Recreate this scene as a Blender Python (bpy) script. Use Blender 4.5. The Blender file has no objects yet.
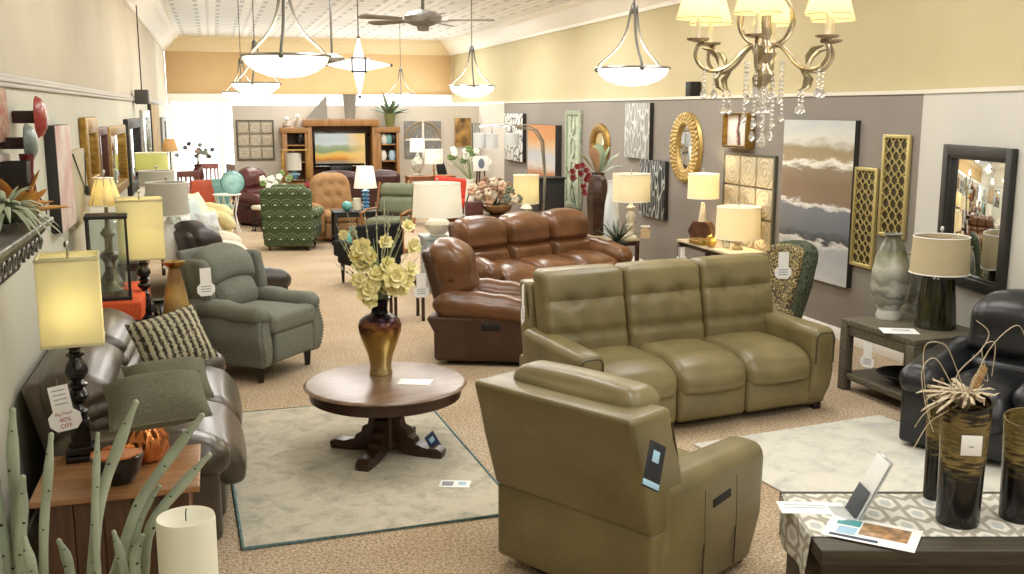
import bpy, math, random
from mathutils import Vector, Matrix
random.seed(11)
PI = math.pi
SC = bpy.context.scene
COL = SC.collection
RAD = math.radians

# ------------------------------------------------------------------ camera geometry (used to survey positions)
FPX, HC = 1000.0, 2.30
TH = math.atan(177 / FPX)
PS = math.atan(300 / math.hypot(FPX, 177))
FW = Vector((math.sin(PS) * math.cos(TH), math.cos(PS) * math.cos(TH), -math.sin(TH)))
RT = Vector((math.cos(PS), -math.sin(PS), 0))
UP = RT.cross(FW)

def ray(u, v): return FW + RT * ((u - 512) / FPX) - UP * ((v - 287) / FPX)
def G(u, v, z=0.0):
    r = ray(u, v); t = (z - HC) / r.z
    return Vector((r.x * t, r.y * t, z))
def GX(u, v, x):
    r = ray(u, v); t = x / r.x
    return Vector((x, r.y * t, HC + r.z * t))
def GY(u, v, y):
    r = ray(u, v); t = y / r.y
    return Vector((r.x * t, y, HC + r.z * t))
def mpp(p):                                   # metres per photo pixel at a point
    return (Vector(p) - Vector((0, 0, HC))).dot(FW) / FPX

# ------------------------------------------------------------------ mesh builder
class MB:
    def __init__(s): s.v = []; s.f = []; s.m = []
    def add(s, vs, fs, T=None, mi=0):
        o = len(s.v)
        s.v += [tuple(T @ Vector(p)) if T is not None else tuple(p) for p in vs]
        for f in fs: s.f.append(tuple(i + o for i in f)); s.m.append(mi)
        return s
    def rb(s, c, d, r=.01, n=2, sub=(1, 1, 1), puff=(0, 0, 0), fn=None, T=None, mi=0):
        h = [x / 2 for x in d]; r = min(r, min(h) * .98); inn = [x - r for x in h]
        ax = []
        for a in range(3):
            k = sub[a]; l = [-h[a] + r * i / n for i in range(n)]
            l += [-inn[a] + 2 * inn[a] * i / k for i in range(k + 1)]
            l += [inn[a] + r * (i + 1) / n for i in range(n)]
            ax.append(l)
        vs = []; fs = []; key = {}
        def vert(p):
            kk = (round(p[0], 5), round(p[1], 5), round(p[2], 5))
            if kk in key: return key[kk]
            q = [max(-inn[i], min(inn[i], p[i])) for i in range(3)]
            e = Vector([p[i] - q[i] for i in range(3)])
            w = Vector(q) + (e.normalized() * r if e.length > 1e-9 else e)
            t = [p[i] / h[i] for i in range(3)]
            for a in range(3):
                if puff[a]:
                    b, g = (a + 1) % 3, (a + 2) % 3
                    w[a] += puff[a] * t[a] * (1 - t[b] ** 2) * (1 - t[g] ** 2)
            if fn: w = Vector(fn(w))
            key[kk] = len(vs); vs.append(w + Vector(c)); return key[kk]
        for a in range(3):
            b, g = (a + 1) % 3, (a + 2) % 3
            for sg in (-1, 1):
                for i in range(len(ax[b]) - 1):
                    for j in range(len(ax[g]) - 1):
                        ids = []
                        for (ii, jj) in ((i, j), (i + 1, j), (i + 1, j + 1), (i, j + 1)):
                            p = [0, 0, 0]; p[a] = sg * h[a]; p[b] = ax[b][ii]; p[g] = ax[g][jj]
                            ids.append(vert(p))
                        if sg < 0: ids.reverse()
                        fs.append(ids)
        return s.add(vs, fs, T, mi)
    def lathe(s, prof, seg=24, c=(0, 0, 0), T=None, cap=True, mi=0, fn=None):
        vs = []; fs = []; n = len(prof)
        for (r, z) in prof:
            for k in range(seg):
                a = 2 * PI * k / seg
                p = Vector((r * math.cos(a), r * math.sin(a), z))
                if fn: p = Vector(fn(p, a))
                vs.append(p + Vector(c))
        for i in range(n - 1):
            for k in range(seg):
                k2 = (k + 1) % seg
                fs.append((i * seg + k, i * seg + k2, (i + 1) * seg + k2, (i + 1) * seg + k))
        if cap:
            if prof[0][0] > 1e-4: fs.append(tuple(range(seg - 1, -1, -1)))
            if prof[-1][0] > 1e-4: fs.append(tuple((n - 1) * seg + k for k in range(seg)))
        return s.add(vs, fs, T, mi)
    def ell(s, c, r, seg=16, rings=10, T=None, mi=0, fn=None):
        if not hasattr(r, '__len__'): r = (r, r, r)
        vs = []; fs = []
        for i in range(rings + 1):
            t = PI * i / rings
            for k in range(seg):
                a = 2 * PI * k / seg
                p = Vector((math.sin(t) * math.cos(a) * r[0], math.sin(t) * math.sin(a) * r[1], -math.cos(t) * r[2]))
                if fn: p = Vector(fn(p))
                vs.append(p + Vector(c))
        for i in range(rings):
            for k in range(seg):
                k2 = (k + 1) % seg
                fs.append((i * seg + k, i * seg + k2, (i + 1) * seg + k2, (i + 1) * seg + k))
        return s.add(vs, fs, T, mi)
    def tube(s, pts, r, seg=8, T=None, closed=False, mi=0, flat=1.0):
        pts = [Vector(p) for p in pts]; n = len(pts)
        rr = r if hasattr(r, '__len__') else [r] * n
        vs = []; fs = []; prev = None
        for i, p in enumerate(pts):
            if closed: d = pts[(i + 1) % n] - pts[i - 1]
            else: d = pts[min(i + 1, n - 1)] - pts[max(i - 1, 0)]
            d.normalize()
            if prev is None:
                u = d.cross(Vector((0, 0, 1)))
                if u.length < .1: u = d.cross(Vector((1, 0, 0)))
            else: u = prev - d * prev.dot(d)
            u.normalize(); prev = u; w = d.cross(u)
            for k in range(seg):
                a = 2 * PI * k / seg
                vs.append(p + u * (math.cos(a) * rr[i]) + w * (math.sin(a) * rr[i] * flat))
        for i in range(n if closed else n - 1):
            j = (i + 1) % n
            for k in range(seg):
                k2 = (k + 1) % seg
                fs.append((i * seg + k, i * seg + k2, j * seg + k2, j * seg + k))
        if not closed:
            fs.append(tuple(range(seg - 1, -1, -1))); fs.append(tuple((n - 1) * seg + k for k in range(seg)))
        return s.add(vs, fs, T, mi)
    def prism(s, poly, z0, z1, T=None, mi=0):       # polygon in XY extruded along Z
        n = len(poly)
        vs = [(x, y, z0) for x, y in poly] + [(x, y, z1) for x, y in poly]
        fs = [tuple(range(n - 1, -1, -1)), tuple(range(n, 2 * n))]
        fs += [(i, (i + 1) % n, n + (i + 1) % n, n + i) for i in range(n)]
        return s.add(vs, fs, T, mi)
    def bar(s, a, b, w, t=None, T=None):             # straight square bar
        a, b = Vector(a), Vector(b); t = t or w; d = (b - a)
        L = d.length; q = d.to_track_quat('Z', 'Y').to_matrix().to_4x4()
        M = Matrix.Translation((a + b) / 2) @ q
        return s.rb((0, 0, 0), (w, t, L), r=min(w, t) * .12, n=1, T=(T @ M) if T is not None else M)
    def build(s, name, mat, parent=None, ang=38, kind=None, label=None):
        me = bpy.data.meshes.new(name); me.from_pydata(s.v, [], s.f); me.validate(); 
        ms = mat if isinstance(mat, (list, tuple)) else [mat]
        for m in ms: me.materials.append(m)
        if len(ms) > 1 and len(me.polygons) == len(s.m): me.polygons.foreach_set('material_index', s.m)
        me.polygons.foreach_set('use_smooth', [True] * len(me.polygons))
        me.set_sharp_from_angle(angle=RAD(ang)); me.update()
        o = bpy.data.objects.new(name, me); COL.objects.link(o)
        if parent is not None: o.parent = parent
        if kind: o['kind'] = kind
        if label: o['label'] = label
        return o

def smooth(P, m=4):
    P = [Vector(p) for p in P]; Q = []
    for k in range(len(P) - 1):
        p0, p1, p2, p3 = P[max(0, k - 1)], P[k], P[k + 1], P[min(len(P) - 1, k + 2)]
        for j in range(m):
            t = j / m; Q.append(.5 * ((2 * p1) + (p2 - p0) * t + (2 * p0 - 5 * p1 + 4 * p2 - p3) * t ** 2 + (3 * p1 - p0 - 3 * p2 + p3) * t ** 3))
    return Q + [P[-1]]

def thing(name, label, cat, loc=(0, 0, 0), rz=0.0, group=None):
    o = bpy.data.objects.new(name, None); COL.objects.link(o); o.empty_display_size = .05
    o.location = loc; o.rotation_euler = (0, 0, RAD(rz)); o['label'] = label; o['category'] = cat
    if group: o['group'] = group
    return o
def solo(mb, name, mat, label, cat, loc=(0, 0, 0), rz=0.0, group=None, kind=None, ang=38):
    o = mb.build(name, mat, None, ang); o.location = loc; o.rotation_euler = (0, 0, RAD(rz))
    o['label'] = label; o['category'] = cat
    if group: o['group'] = group
    if kind: o['kind'] = kind
    return o
def struct(mb, name, mat, parent=None, ang=30):
    return mb.build(name, mat, parent, ang, kind='structure')
def dup(src, label, loc=None, rz=None, group=None):
    def cp(o, par):
        c = o.copy(); COL.objects.link(c)
        if par is not None: c.parent = par
        for ch in [k for k in o.children]: cp(ch, c)
        return c
    c = cp(src, None); c['label'] = label
    if loc is not None: c.location = loc
    if rz is not None: c.rotation_euler = (0, 0, RAD(rz))
    if group: c['group'] = group
    return c
def scaled(o, s): o.scale = (s, s, s); return o
def lettering(s, size, mat, parent, M, name='lettering', align='CENTER'):
    cu = bpy.data.curves.new(name, 'FONT'); cu.body = s; cu.size = size; cu.align_x = align; cu.align_y = 'CENTER'
    cu.extrude = size * .01; cu.resolution_u = 3
    tmp = bpy.data.objects.new('tmp', cu); COL.objects.link(tmp)
    dg = bpy.context.evaluated_depsgraph_get(); me = bpy.data.meshes.new_from_object(tmp.evaluated_get(dg))
    bpy.data.objects.remove(tmp)
    me.transform(M); me.materials.clear(); me.materials.append(mat)
    o = bpy.data.objects.new(name, me); COL.objects.link(o); o.parent = parent; return o
def RX(a): return Matrix.Rotation(RAD(a), 4, 'X')
def RY(a): return Matrix.Rotation(RAD(a), 4, 'Y')
def RZ(a): return Matrix.Rotation(RAD(a), 4, 'Z')
def TR(x, y, z): return Matrix.Translation((x, y, z))
FACE = RX(90)                                   # XY drawing stood upright, facing -Y

# ------------------------------------------------------------------ materials
def lin(h):
    h = h.lstrip('#'); c = [int(h[i:i + 2], 16) / 255 for i in (0, 2, 4)]
    return tuple(x / 12.92 if x <= .04045 else ((x + .055) / 1.055) ** 2.4 for x in c) + (1,)
def newmat(name):
    m = bpy.data.materials.new(name); m.use_nodes = True; nt = m.node_tree
    return m, nt, nt.nodes['Principled BSDF']
def nd(nt, t, **kw):
    n = nt.nodes.new(t)
    for k, v in kw.items():
        if k.startswith('i_'): n.inputs[k[2:].replace('_', ' ')].default_value = v
        else: setattr(n, k, v)
    return n
def coords(nt, scale=(1, 1, 1), rot=(0, 0, 0), src='Object'):
    tc = nd(nt, 'ShaderNodeTexCoord'); mp = nd(nt, 'ShaderNodeMapping')
    mp.inputs['Scale'].default_value = scale; mp.inputs['Rotation'].default_value = rot
    nt.links.new(tc.outputs[src], mp.inputs['Vector']); return mp.outputs['Vector']
def ramp(nt, fac, stops, interp='LINEAR'):
    r = nd(nt, 'ShaderNodeValToRGB'); cr = r.color_ramp; cr.interpolation = interp
    while len(cr.elements) > 1: cr.elements.remove(cr.elements[-1])
    cr.elements[0].position = stops[0][0]; cr.elements[0].color = lin(stops[0][1])
    for p, c in stops[1:]:
        e = cr.elements.new(p); e.color = lin(c)
    nt.links.new(fac, r.inputs['Fac']); return r.outputs['Color']
def bump(nt, bsdf, h, strength=.3, dist=.01):
    b = nd(nt, 'ShaderNodeBump'); b.inputs['Strength'].default_value = strength; b.inputs['Distance'].default_value = dist
    nt.links.new(h, b.inputs['Height']); nt.links.new(b.outputs['Normal'], bsdf.inputs['Normal'])
def mth(nt, op, a, b=None, c=None):
    n = nd(nt, 'ShaderNodeMath', operation=op)
    for i, x in enumerate((a, b, c)):
        if x is None: continue
        if isinstance(x, (int, float)): n.inputs[i].default_value = x
        else: nt.links.new(x, n.inputs[i])
    return n.outputs[0]
def sep(nt, vec):
    n = nd(nt, 'ShaderNodeSeparateXYZ'); nt.links.new(vec, n.inputs[0]); return n.outputs
_MC = {}
def mat(name, col, rough=.5, metal=0.0, col2=None, nscale=6, bscale=0, bstr=.2, bdist=.004, emit=None, estr=0, spec=.5, alpha=1, trans=0, sheen=0, stretch=(1, 1, 1), coat=0, detail=4):
    if name in _MC: return _MC[name]
    m, nt, b = newmat(name)
    b.inputs['Base Color'].default_value = lin(col); b.inputs['Roughness'].default_value = rough
    b.inputs['Metallic'].default_value = metal; b.inputs['Specular IOR Level'].default_value = spec
    b.inputs['Transmission Weight'].default_value = trans; b.inputs['Coat Weight'].default_value = coat
    b.inputs['Sheen Weight'].default_value = sheen
    if col2:
        n = nd(nt, 'ShaderNodeTexNoise', i_Scale=nscale, i_Detail=detail)
        nt.links.new(coords(nt, stretch), n.inputs['Vector'])
        nt.links.new(ramp(nt, n.outputs['Fac'], [(.32, col), (.68, col2)]), b.inputs['Base Color'])
    if bscale:
        n = nd(nt, 'ShaderNodeTexNoise', i_Scale=bscale, i_Detail=3)
        nt.links.new(coords(nt, stretch), n.inputs['Vector']); bump(nt, b, n.outputs['Fac'], bstr, bdist)
    if emit:
        b.inputs['Emission Color'].default_value = lin(emit); b.inputs['Emission Strength'].default_value = estr
    _MC[name] = m; return m
def leather(name, c1, c2, rough=.42):
    return mat(name, c1, rough, col2=c2, nscale=3.2, bscale=140, bstr=.18, bdist=.003)
def fabric(name, c1, c2, sc=160, rough=.9):
    return mat(name, c1, rough, col2=c2, nscale=sc, bscale=sc * 1.5, bstr=.3, bdist=.003, spec=.15)
def wood(name, c1, c2, rough=.4, stretch=(2, 26, 26)):
    return mat(name, c1, rough, col2=c2, nscale=1.6, stretch=stretch, detail=6)
def shade_mat(name, col, tr=.5):
    m, nt, b = newmat(name); nt.nodes.remove(b)
    d = nd(nt, 'ShaderNodeBsdfDiffuse'); t = nd(nt, 'ShaderNodeBsdfTranslucent'); mx = nd(nt, 'ShaderNodeMixShader'); mx.inputs[0].default_value = tr
    d.inputs['Color'].default_value = lin(col); t.inputs['Color'].default_value = lin(col)
    nt.links.new(d.outputs[0], mx.inputs[1]); nt.links.new(t.outputs[0], mx.inputs[2])
    nt.links.new(mx.outputs[0], nt.nodes['Material Output'].inputs['Surface']); return m
def glass_pane(name='clear_glass', tint='#f4f8f6', refl=.08):
    m, nt, b = newmat(name); nt.nodes.remove(b)
    t = nd(nt, 'ShaderNodeBsdfTransparent'); g = nd(nt, 'ShaderNodeBsdfGlossy'); mx = nd(nt, 'ShaderNodeMixShader'); mx.inputs[0].default_value = refl
    t.inputs['Color'].default_value = lin(tint); g.inputs['Roughness'].default_value = .02
    nt.links.new(t.outputs[0], mx.inputs[1]); nt.links.new(g.outputs[0], mx.inputs[2])
    nt.links.new(mx.outputs[0], nt.nodes['Material Output'].inputs['Surface']); return m

CHROME = mat('brushed_nickel', '#b9bab8', .25, 1)
STEEL = mat('dark_pewter', '#6c6a66', .35, .9)
BLACKM = mat('black_lacquer', '#0d0c0c', .18, col2='#1a1817', nscale=8)
BLACKMAT = mat('black_matte', '#141312', .55)
BRASS = mat('brass', '#b08a3e', .28, 1)
GOLDF = mat('antique_gold', '#b6934c', .38, .8, col2='#8d6c30', nscale=30)
WHITE = mat('white_paint', '#f2efe8', .5)
PAPER = mat('paper', '#f3f2ee', .7)
INK = mat('ink_black', '#1b1b1c', .6)
GREYINK = mat('ink_grey', '#8d9296', .7)
REDINK = mat('ink_red', '#a3333d', .6)
MIRROR = mat('mirror_glass', '#e6e9e8', .02, 1)
GLASS = mat('solid_glass', '#f5faf9', .03, trans=1.0)
PANE = glass_pane()
# ------------------------------------------------------------------ the room
XL, XR, YB, YP, ZC = -1.05, 6.0, 26.5, 23.0, 4.08
def carpet():
    m, nt, b = newmat('carpet'); b.inputs['Roughness'].default_value = 1; b.inputs['Specular IOR Level'].default_value = .05
    v = coords(nt)
    n = nd(nt, 'ShaderNodeTexNoise', i_Scale=62, i_Detail=5, i_Roughness=.7); nt.links.new(v, n.inputs['Vector'])
    n2 = nd(nt, 'ShaderNodeTexNoise', i_Scale=1.3, i_Detail=4); nt.links.new(v, n2.inputs['Vector'])
    c = ramp(nt, n.outputs['Fac'], [(.34, '#776650'), (.46, '#b19c82'), (.55, '#cbb99f'), (.66, '#e6d8c4')])
    c2 = ramp(nt, n2.outputs['Fac'], [(.35, '#eee8e0'), (.65, '#ffffff')])
    mx = nd(nt, 'ShaderNodeMix', data_type='RGBA', blend_type='MULTIPLY'); mx.inputs[0].default_value = 1
    nt.links.new(c, mx.inputs[6]); nt.links.new(c2, mx.inputs[7]); nt.links.new(mx.outputs[2], b.inputs['Base Color'])
    bump(nt, b, n.outputs['Fac'], .6, .01); return m
def box(mb, x0, x1, y0, y1, z0, z1, r=.002, mi=0):
    return mb.rb(((x0 + x1) / 2, (y0 + y1) / 2, (z0 + z1) / 2), (x1 - x0, y1 - y0, z1 - z0), r=r, n=1, mi=mi)
def paint(name, c, c2):
    return mat(name, c, .8, col2=c2, nscale=.9, bscale=60, bstr=.05, spec=.2)
LOWL = paint('pale_sage_paint', '#c9c8b8', '#d2d1c2')
UPL = paint('beige_paint', '#cfc6b2', '#d8d0bd')
UPR = paint('warm_khaki_paint', '#c3b691', '#cbbf9c')
TAN = paint('tan_paint', '#d4b383', '#dcbd8f')
GREYW = paint('taupe_grey_paint', '#878077', '#8f887f')
LGREY = paint('light_grey_paint', '#c6c3ba', '#cecbc2')
PART = paint('putty_paint', '#cfc7b9', '#d5cdc0')
f = MB(); box(f, XL - .2, XR + .6, -3.2, YB + .1, -.1, 0); struct(f, 'floor', carpet())
def tin():
    m, nt, b = newmat('pressed_tin'); b.inputs['Roughness'].default_value = .5
    s = sep(nt, coords(nt, (1 / .76, 1 / .76, 1)))
    fx = mth(nt, 'FRACT', s[0]); fy = mth(nt, 'FRACT', s[1])
    dx = mth(nt, 'ABSOLUTE', mth(nt, 'SUBTRACT', fx, .5)); dy = mth(nt, 'ABSOLUTE', mth(nt, 'SUBTRACT', fy, .5))
    d = mth(nt, 'MAXIMUM', dx, dy)
    c = ramp(nt, d, [(0, '#f2f2f2'), (.2, '#f2f2f2'), (.21, '#b9bbc1'), (.3, '#c2c4c8'), (.31, '#f7f7f6'), (.45, '#f7f7f6'), (.5, '#d2d3d6')])
    nt.links.new(c, b.inputs['Base Color'])
    bump(nt, b, mth(nt, 'SINE', mth(nt, 'MULTIPLY', d, 20)), .2, .01); return m
f = MB(); box(f, XL - .2, XR + .6, -3.2, YB + .1, ZC, ZC + .1); struct(f, 'ceiling', tin())
f = MB(); box(f, XL - .15, XL, -3.2, YB, 0, 2.45, mi=0); box(f, XL - .15, XL - .01, -3.2, YB, 2.45, ZC, mi=1)
struct(f, 'wall_left', [LOWL, UPL])
t = MB(); box(t, XL, XL + .025, -3.2, YB, 2.42, 2.445); box(t, XL, XL + .035, -3.2, YB, 2.445, 2.465); box(t, XL, XL + .018, -3.2, YB, 2.465, 2.49)
struct(t, 'trim_1', mat('greyed_trim', '#bcb7ae', .5))
# right: low partition wall with a ledge, its near stretch turned 13 degrees into the room
K = Vector((XR, 7.55)); a13 = RAD(13); NE = K - Vector((math.sin(a13), math.cos(a13))) * 9.0
f = MB(); box(f, XR, XR + .12, 7.55, 20.9, 0, 2.44); struct(f, 'wall_right', GREYW)
f = MB(); f.prism([(K.x, K.y), (NE.x, NE.y), (NE.x + .15, NE.y), (K.x + .12, K.y)], 0, 2.44); struct(f, 'wall_right_near', LGREY)
f = MB(); box(f, XR, XR + .12, 20.9, YP, 0, 2.44); struct(f, 'wall_right_far', PART)
f = MB(); f.prism([(K.x - .015, 20.9), (K.x - .015, K.y), (NE.x - .015, NE.y), (7.2, NE.y), (7.2, 20.9)], 2.44, 2.475); struct(f, 'trim_2', mat('ledge_cream', '#d9d2c2', .5))
f = MB(); box(f, XR + .15, XR + .3, -3.2, YB, 2.475, ZC); struct(f, 'wall_right_upper', UPR)
f = MB(); box(f, XR - .015, XR, 7.56, YP, 0, .12); struct(f, 'baseboard_right', WHITE)
f = MB(); f.prism([(K.x - .015, K.y), (NE.x - .015, NE.y), (NE.x, NE.y), (K.x, K.y)], 0, .12); struct(f, 'baseboard_right_near', WHITE)
f = MB(); box(f, XL, XL + .015, -3, YB, 0, .12); struct(f, 'baseboard_left', WHITE)
f = MB(); box(f, XL - .1, XR + .5, -3.3, -3.2, 0, ZC); struct(f, 'wall_near', LGREY)
# back wall: tan above a long strip of shop windows
f = MB(); box(f, XL, XR + .15, YB, YB + .15, 2.62, ZC); box(f, XL, XR + .15, YB, YB + .15, 0, .35)
struct(f, 'wall_back', TAN)
f = MB()
for x in [XL + .05] + [XL + 1.25 * k for k in range(1, 6)] + [XR + .05]: box(f, x - .03, x + .03, YB, YB + .08, .35, 2.62)
box(f, XL, XR + .15, YB, YB + .08, .35, .42); box(f, XL, XR + .15, YB, YB + .08, 2.54, 2.62)
w = struct(f, 'window_1', WHITE)
f = MB(); box(f, XL, XR + .15, YB + .03, YB + .036, .4, 2.56); struct(f, 'pane', PANE, w)
f = MB(); box(f, XL, XR + .15, YB - .14, YB - .02, 2.5, 2.7, .01); struct(f, 'trim_3', mat('valance_white', '#fbf8f0', .6))
# crown mouldings
CROWN = [(0, 0), (.04, .0), (.05, .05), (.12, .1), (.22, .2), (.26, .27), (.34, .3), (.36, .36), (0, .36)]
WCR = mat('crown_white', '#f3efe6', .45); TCR = mat('crown_cream', '#e8d4ae', .5)
def crown(name, T, L, m):
    f = MB(); f.prism(CROWN, 0, L, T=T); struct(f, name, m)
crown('trim_4', TR(XL - .01, -3.2, ZC - .36) @ RX(90) @ Matrix.Scale(-1, 4, (0, 0, 1)), YB + 3.2, WCR)
crown('trim_5', TR(XR + .15, YB, ZC - .36) @ RZ(180) @ RX(90) @ Matrix.Scale(-1, 4, (0, 0, 1)), YB + 3.2, WCR)
crown('trim_6', TR(XL, YB, ZC - .36) @ Matrix(((0, 0, 1, 0), (-1, 0, 0, 0), (0, 1, 0, 0), (0, 0, 0, 1))), XR + .15 - XL, TCR)
# back partition
f = MB(); box(f, GY(232, 110, YP).x, XR, YP, YP + .12, 0, 2.40); struct(f, 'wall_back_partition', PART)

# ------------------------------------------------------------------ light and camera
W = bpy.data.worlds.new('daylight'); SC.world = W; W.use_nodes = True
W.node_tree.nodes['Background'].inputs[0].default_value = (.93, .97, 1, 1); W.node_tree.nodes['Background'].inputs[1].default_value = 4.5
def area(x, y, z, sx, sy, e, col=(1, .985, .95), rx=0, ry=0):
    l = bpy.data.lights.new('ceiling_fill', 'AREA'); l.shape = 'RECTANGLE'; l.size = sx; l.size_y = sy; l.energy = e; l.color = col
    o = bpy.data.objects.new('ceiling_fill', l); COL.objects.link(o); o.location = (x, y, z); o.rotation_euler = (RAD(rx), RAD(ry), 0); return o
for y in (-1, 3, 7, 11, 15, 19, 23.5):  # added fill lights in a grid under the ceiling, no fixtures there
    for x in (1.7, 4.3):
        area(x, y, ZC - .06, .9, 2.2, 58 if y < 9 else 76 if y < 14 else 105)
def bulb(p, e, col=(1, .78, .5), r=.04, parent=None):
    l = bpy.data.lights.new('bulb', 'POINT'); l.energy = e; l.color = col; l.shadow_soft_size = r
    o = bpy.data.objects.new('bulb', l); COL.objects.link(o); o.location = p
    if parent is not None: o.parent = parent
    return o
cam = bpy.data.cameras.new('camera'); co = bpy.data.objects.new('camera', cam); COL.objects.link(co)
cam.sensor_fit = 'HORIZONTAL'; cam.sensor_width = 36; cam.lens = 36 * FPX / 1024; cam.clip_start = .05; cam.clip_end = 100
Mc = Matrix((RT, UP, -FW)).transposed().to_4x4(); Mc.translation = Vector((0, 0, HC)); co.matrix_world = Mc
SC.camera = co
SC.view_settings.view_transform = 'Standard'; SC.view_settings.look = 'None'; SC.view_settings.gamma = 1
SC.view_settings.use_curve_mapping = False; SC.view_settings.exposure = 0.0
# ------------------------------------------------------------------ upholstery
def gz(v, v0, w): return math.exp(-((v - v0) / w) ** 2)
OLIVE = leather('olive_leather', '#6b6140', '#80744d', .33)
OLIVED = mat('dark_piping', '#3c3521', .5)
BROWN = leather('cognac_leather', '#583921', '#785132', .28)
BROWND = leather('dark_cognac_leather', '#3a261a', '#4c3223', .36)
ESP = leather('espresso_leather', '#3e372c', '#574d40', .3)
DARK = leather('blackish_brown_leather', '#2b2521', '#3a322c', .38)
MAROON = leather('maroon_leather', '#4a211d', '#5f2c26', .4)
BLACKL = leather('black_leather', '#151618', '#232528', .34)
SAGE = fabric('sage_fabric', '#686b60', '#7f8277', 90)
SAGED = fabric('sage_piping', '#5b6053', '#687060', 120)
FOOTW = mat('dark_wood_foot', '#1d1410', .35)

def tag_card(name, label, M, size=.2, text=True, red=False, group=None):
    """a white hang tag: a strip that ends in a hexagon"""
    t = thing(name, label, 'price tag', (0, 0, 0), 0, group); t.matrix_world = M
    w = size * .32; h = size
    f = MB(); f.prism([(-w * .62, 0), (w * .62, 0), (w * .62, -h * .55), (w, -h * .66), (w, -h * .86), (w * .6, -h), (-w * .6, -h), (-w, -h * .86), (-w, -h * .66), (-w * .62, -h * .55)], -.001, .001, T=RX(90))
    f.build('card', PAPER, t)
    s = MB(); s.tube([(0, 0, -.004), (.004, .004, .02), (0, .006, .04)], .0012, 5); s.build('string', GREYINK, t)
    if text:
        if red:
            lettering('Big Deal?', size * .095, REDINK, t, TR(0, -.0016, -h * .62) @ FACE)
            lettering('40%\nOFF', size * .14, REDINK, t, TR(0, -.0016, -h * .83) @ FACE)
            for k in range(4):
                b = MB(); b.rb((0, -.0014, -h * (.1 + .1 * k)), (w * .8, .0006, size * .02), r=.0002, n=1); b.build('printed_line', GREYINK, t)
        else:
            for k in range(3):
                b = MB(); b.rb((0, -.0014, -h * (.66 + .09 * k)), (w * 1.1, .0006, size * .03), r=.0002, n=1); b.build('printed_line', GREYINK, t)
    return t

def lean_fn(z0, k): return lambda y, z: y + max(0, z - z0) * k

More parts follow.
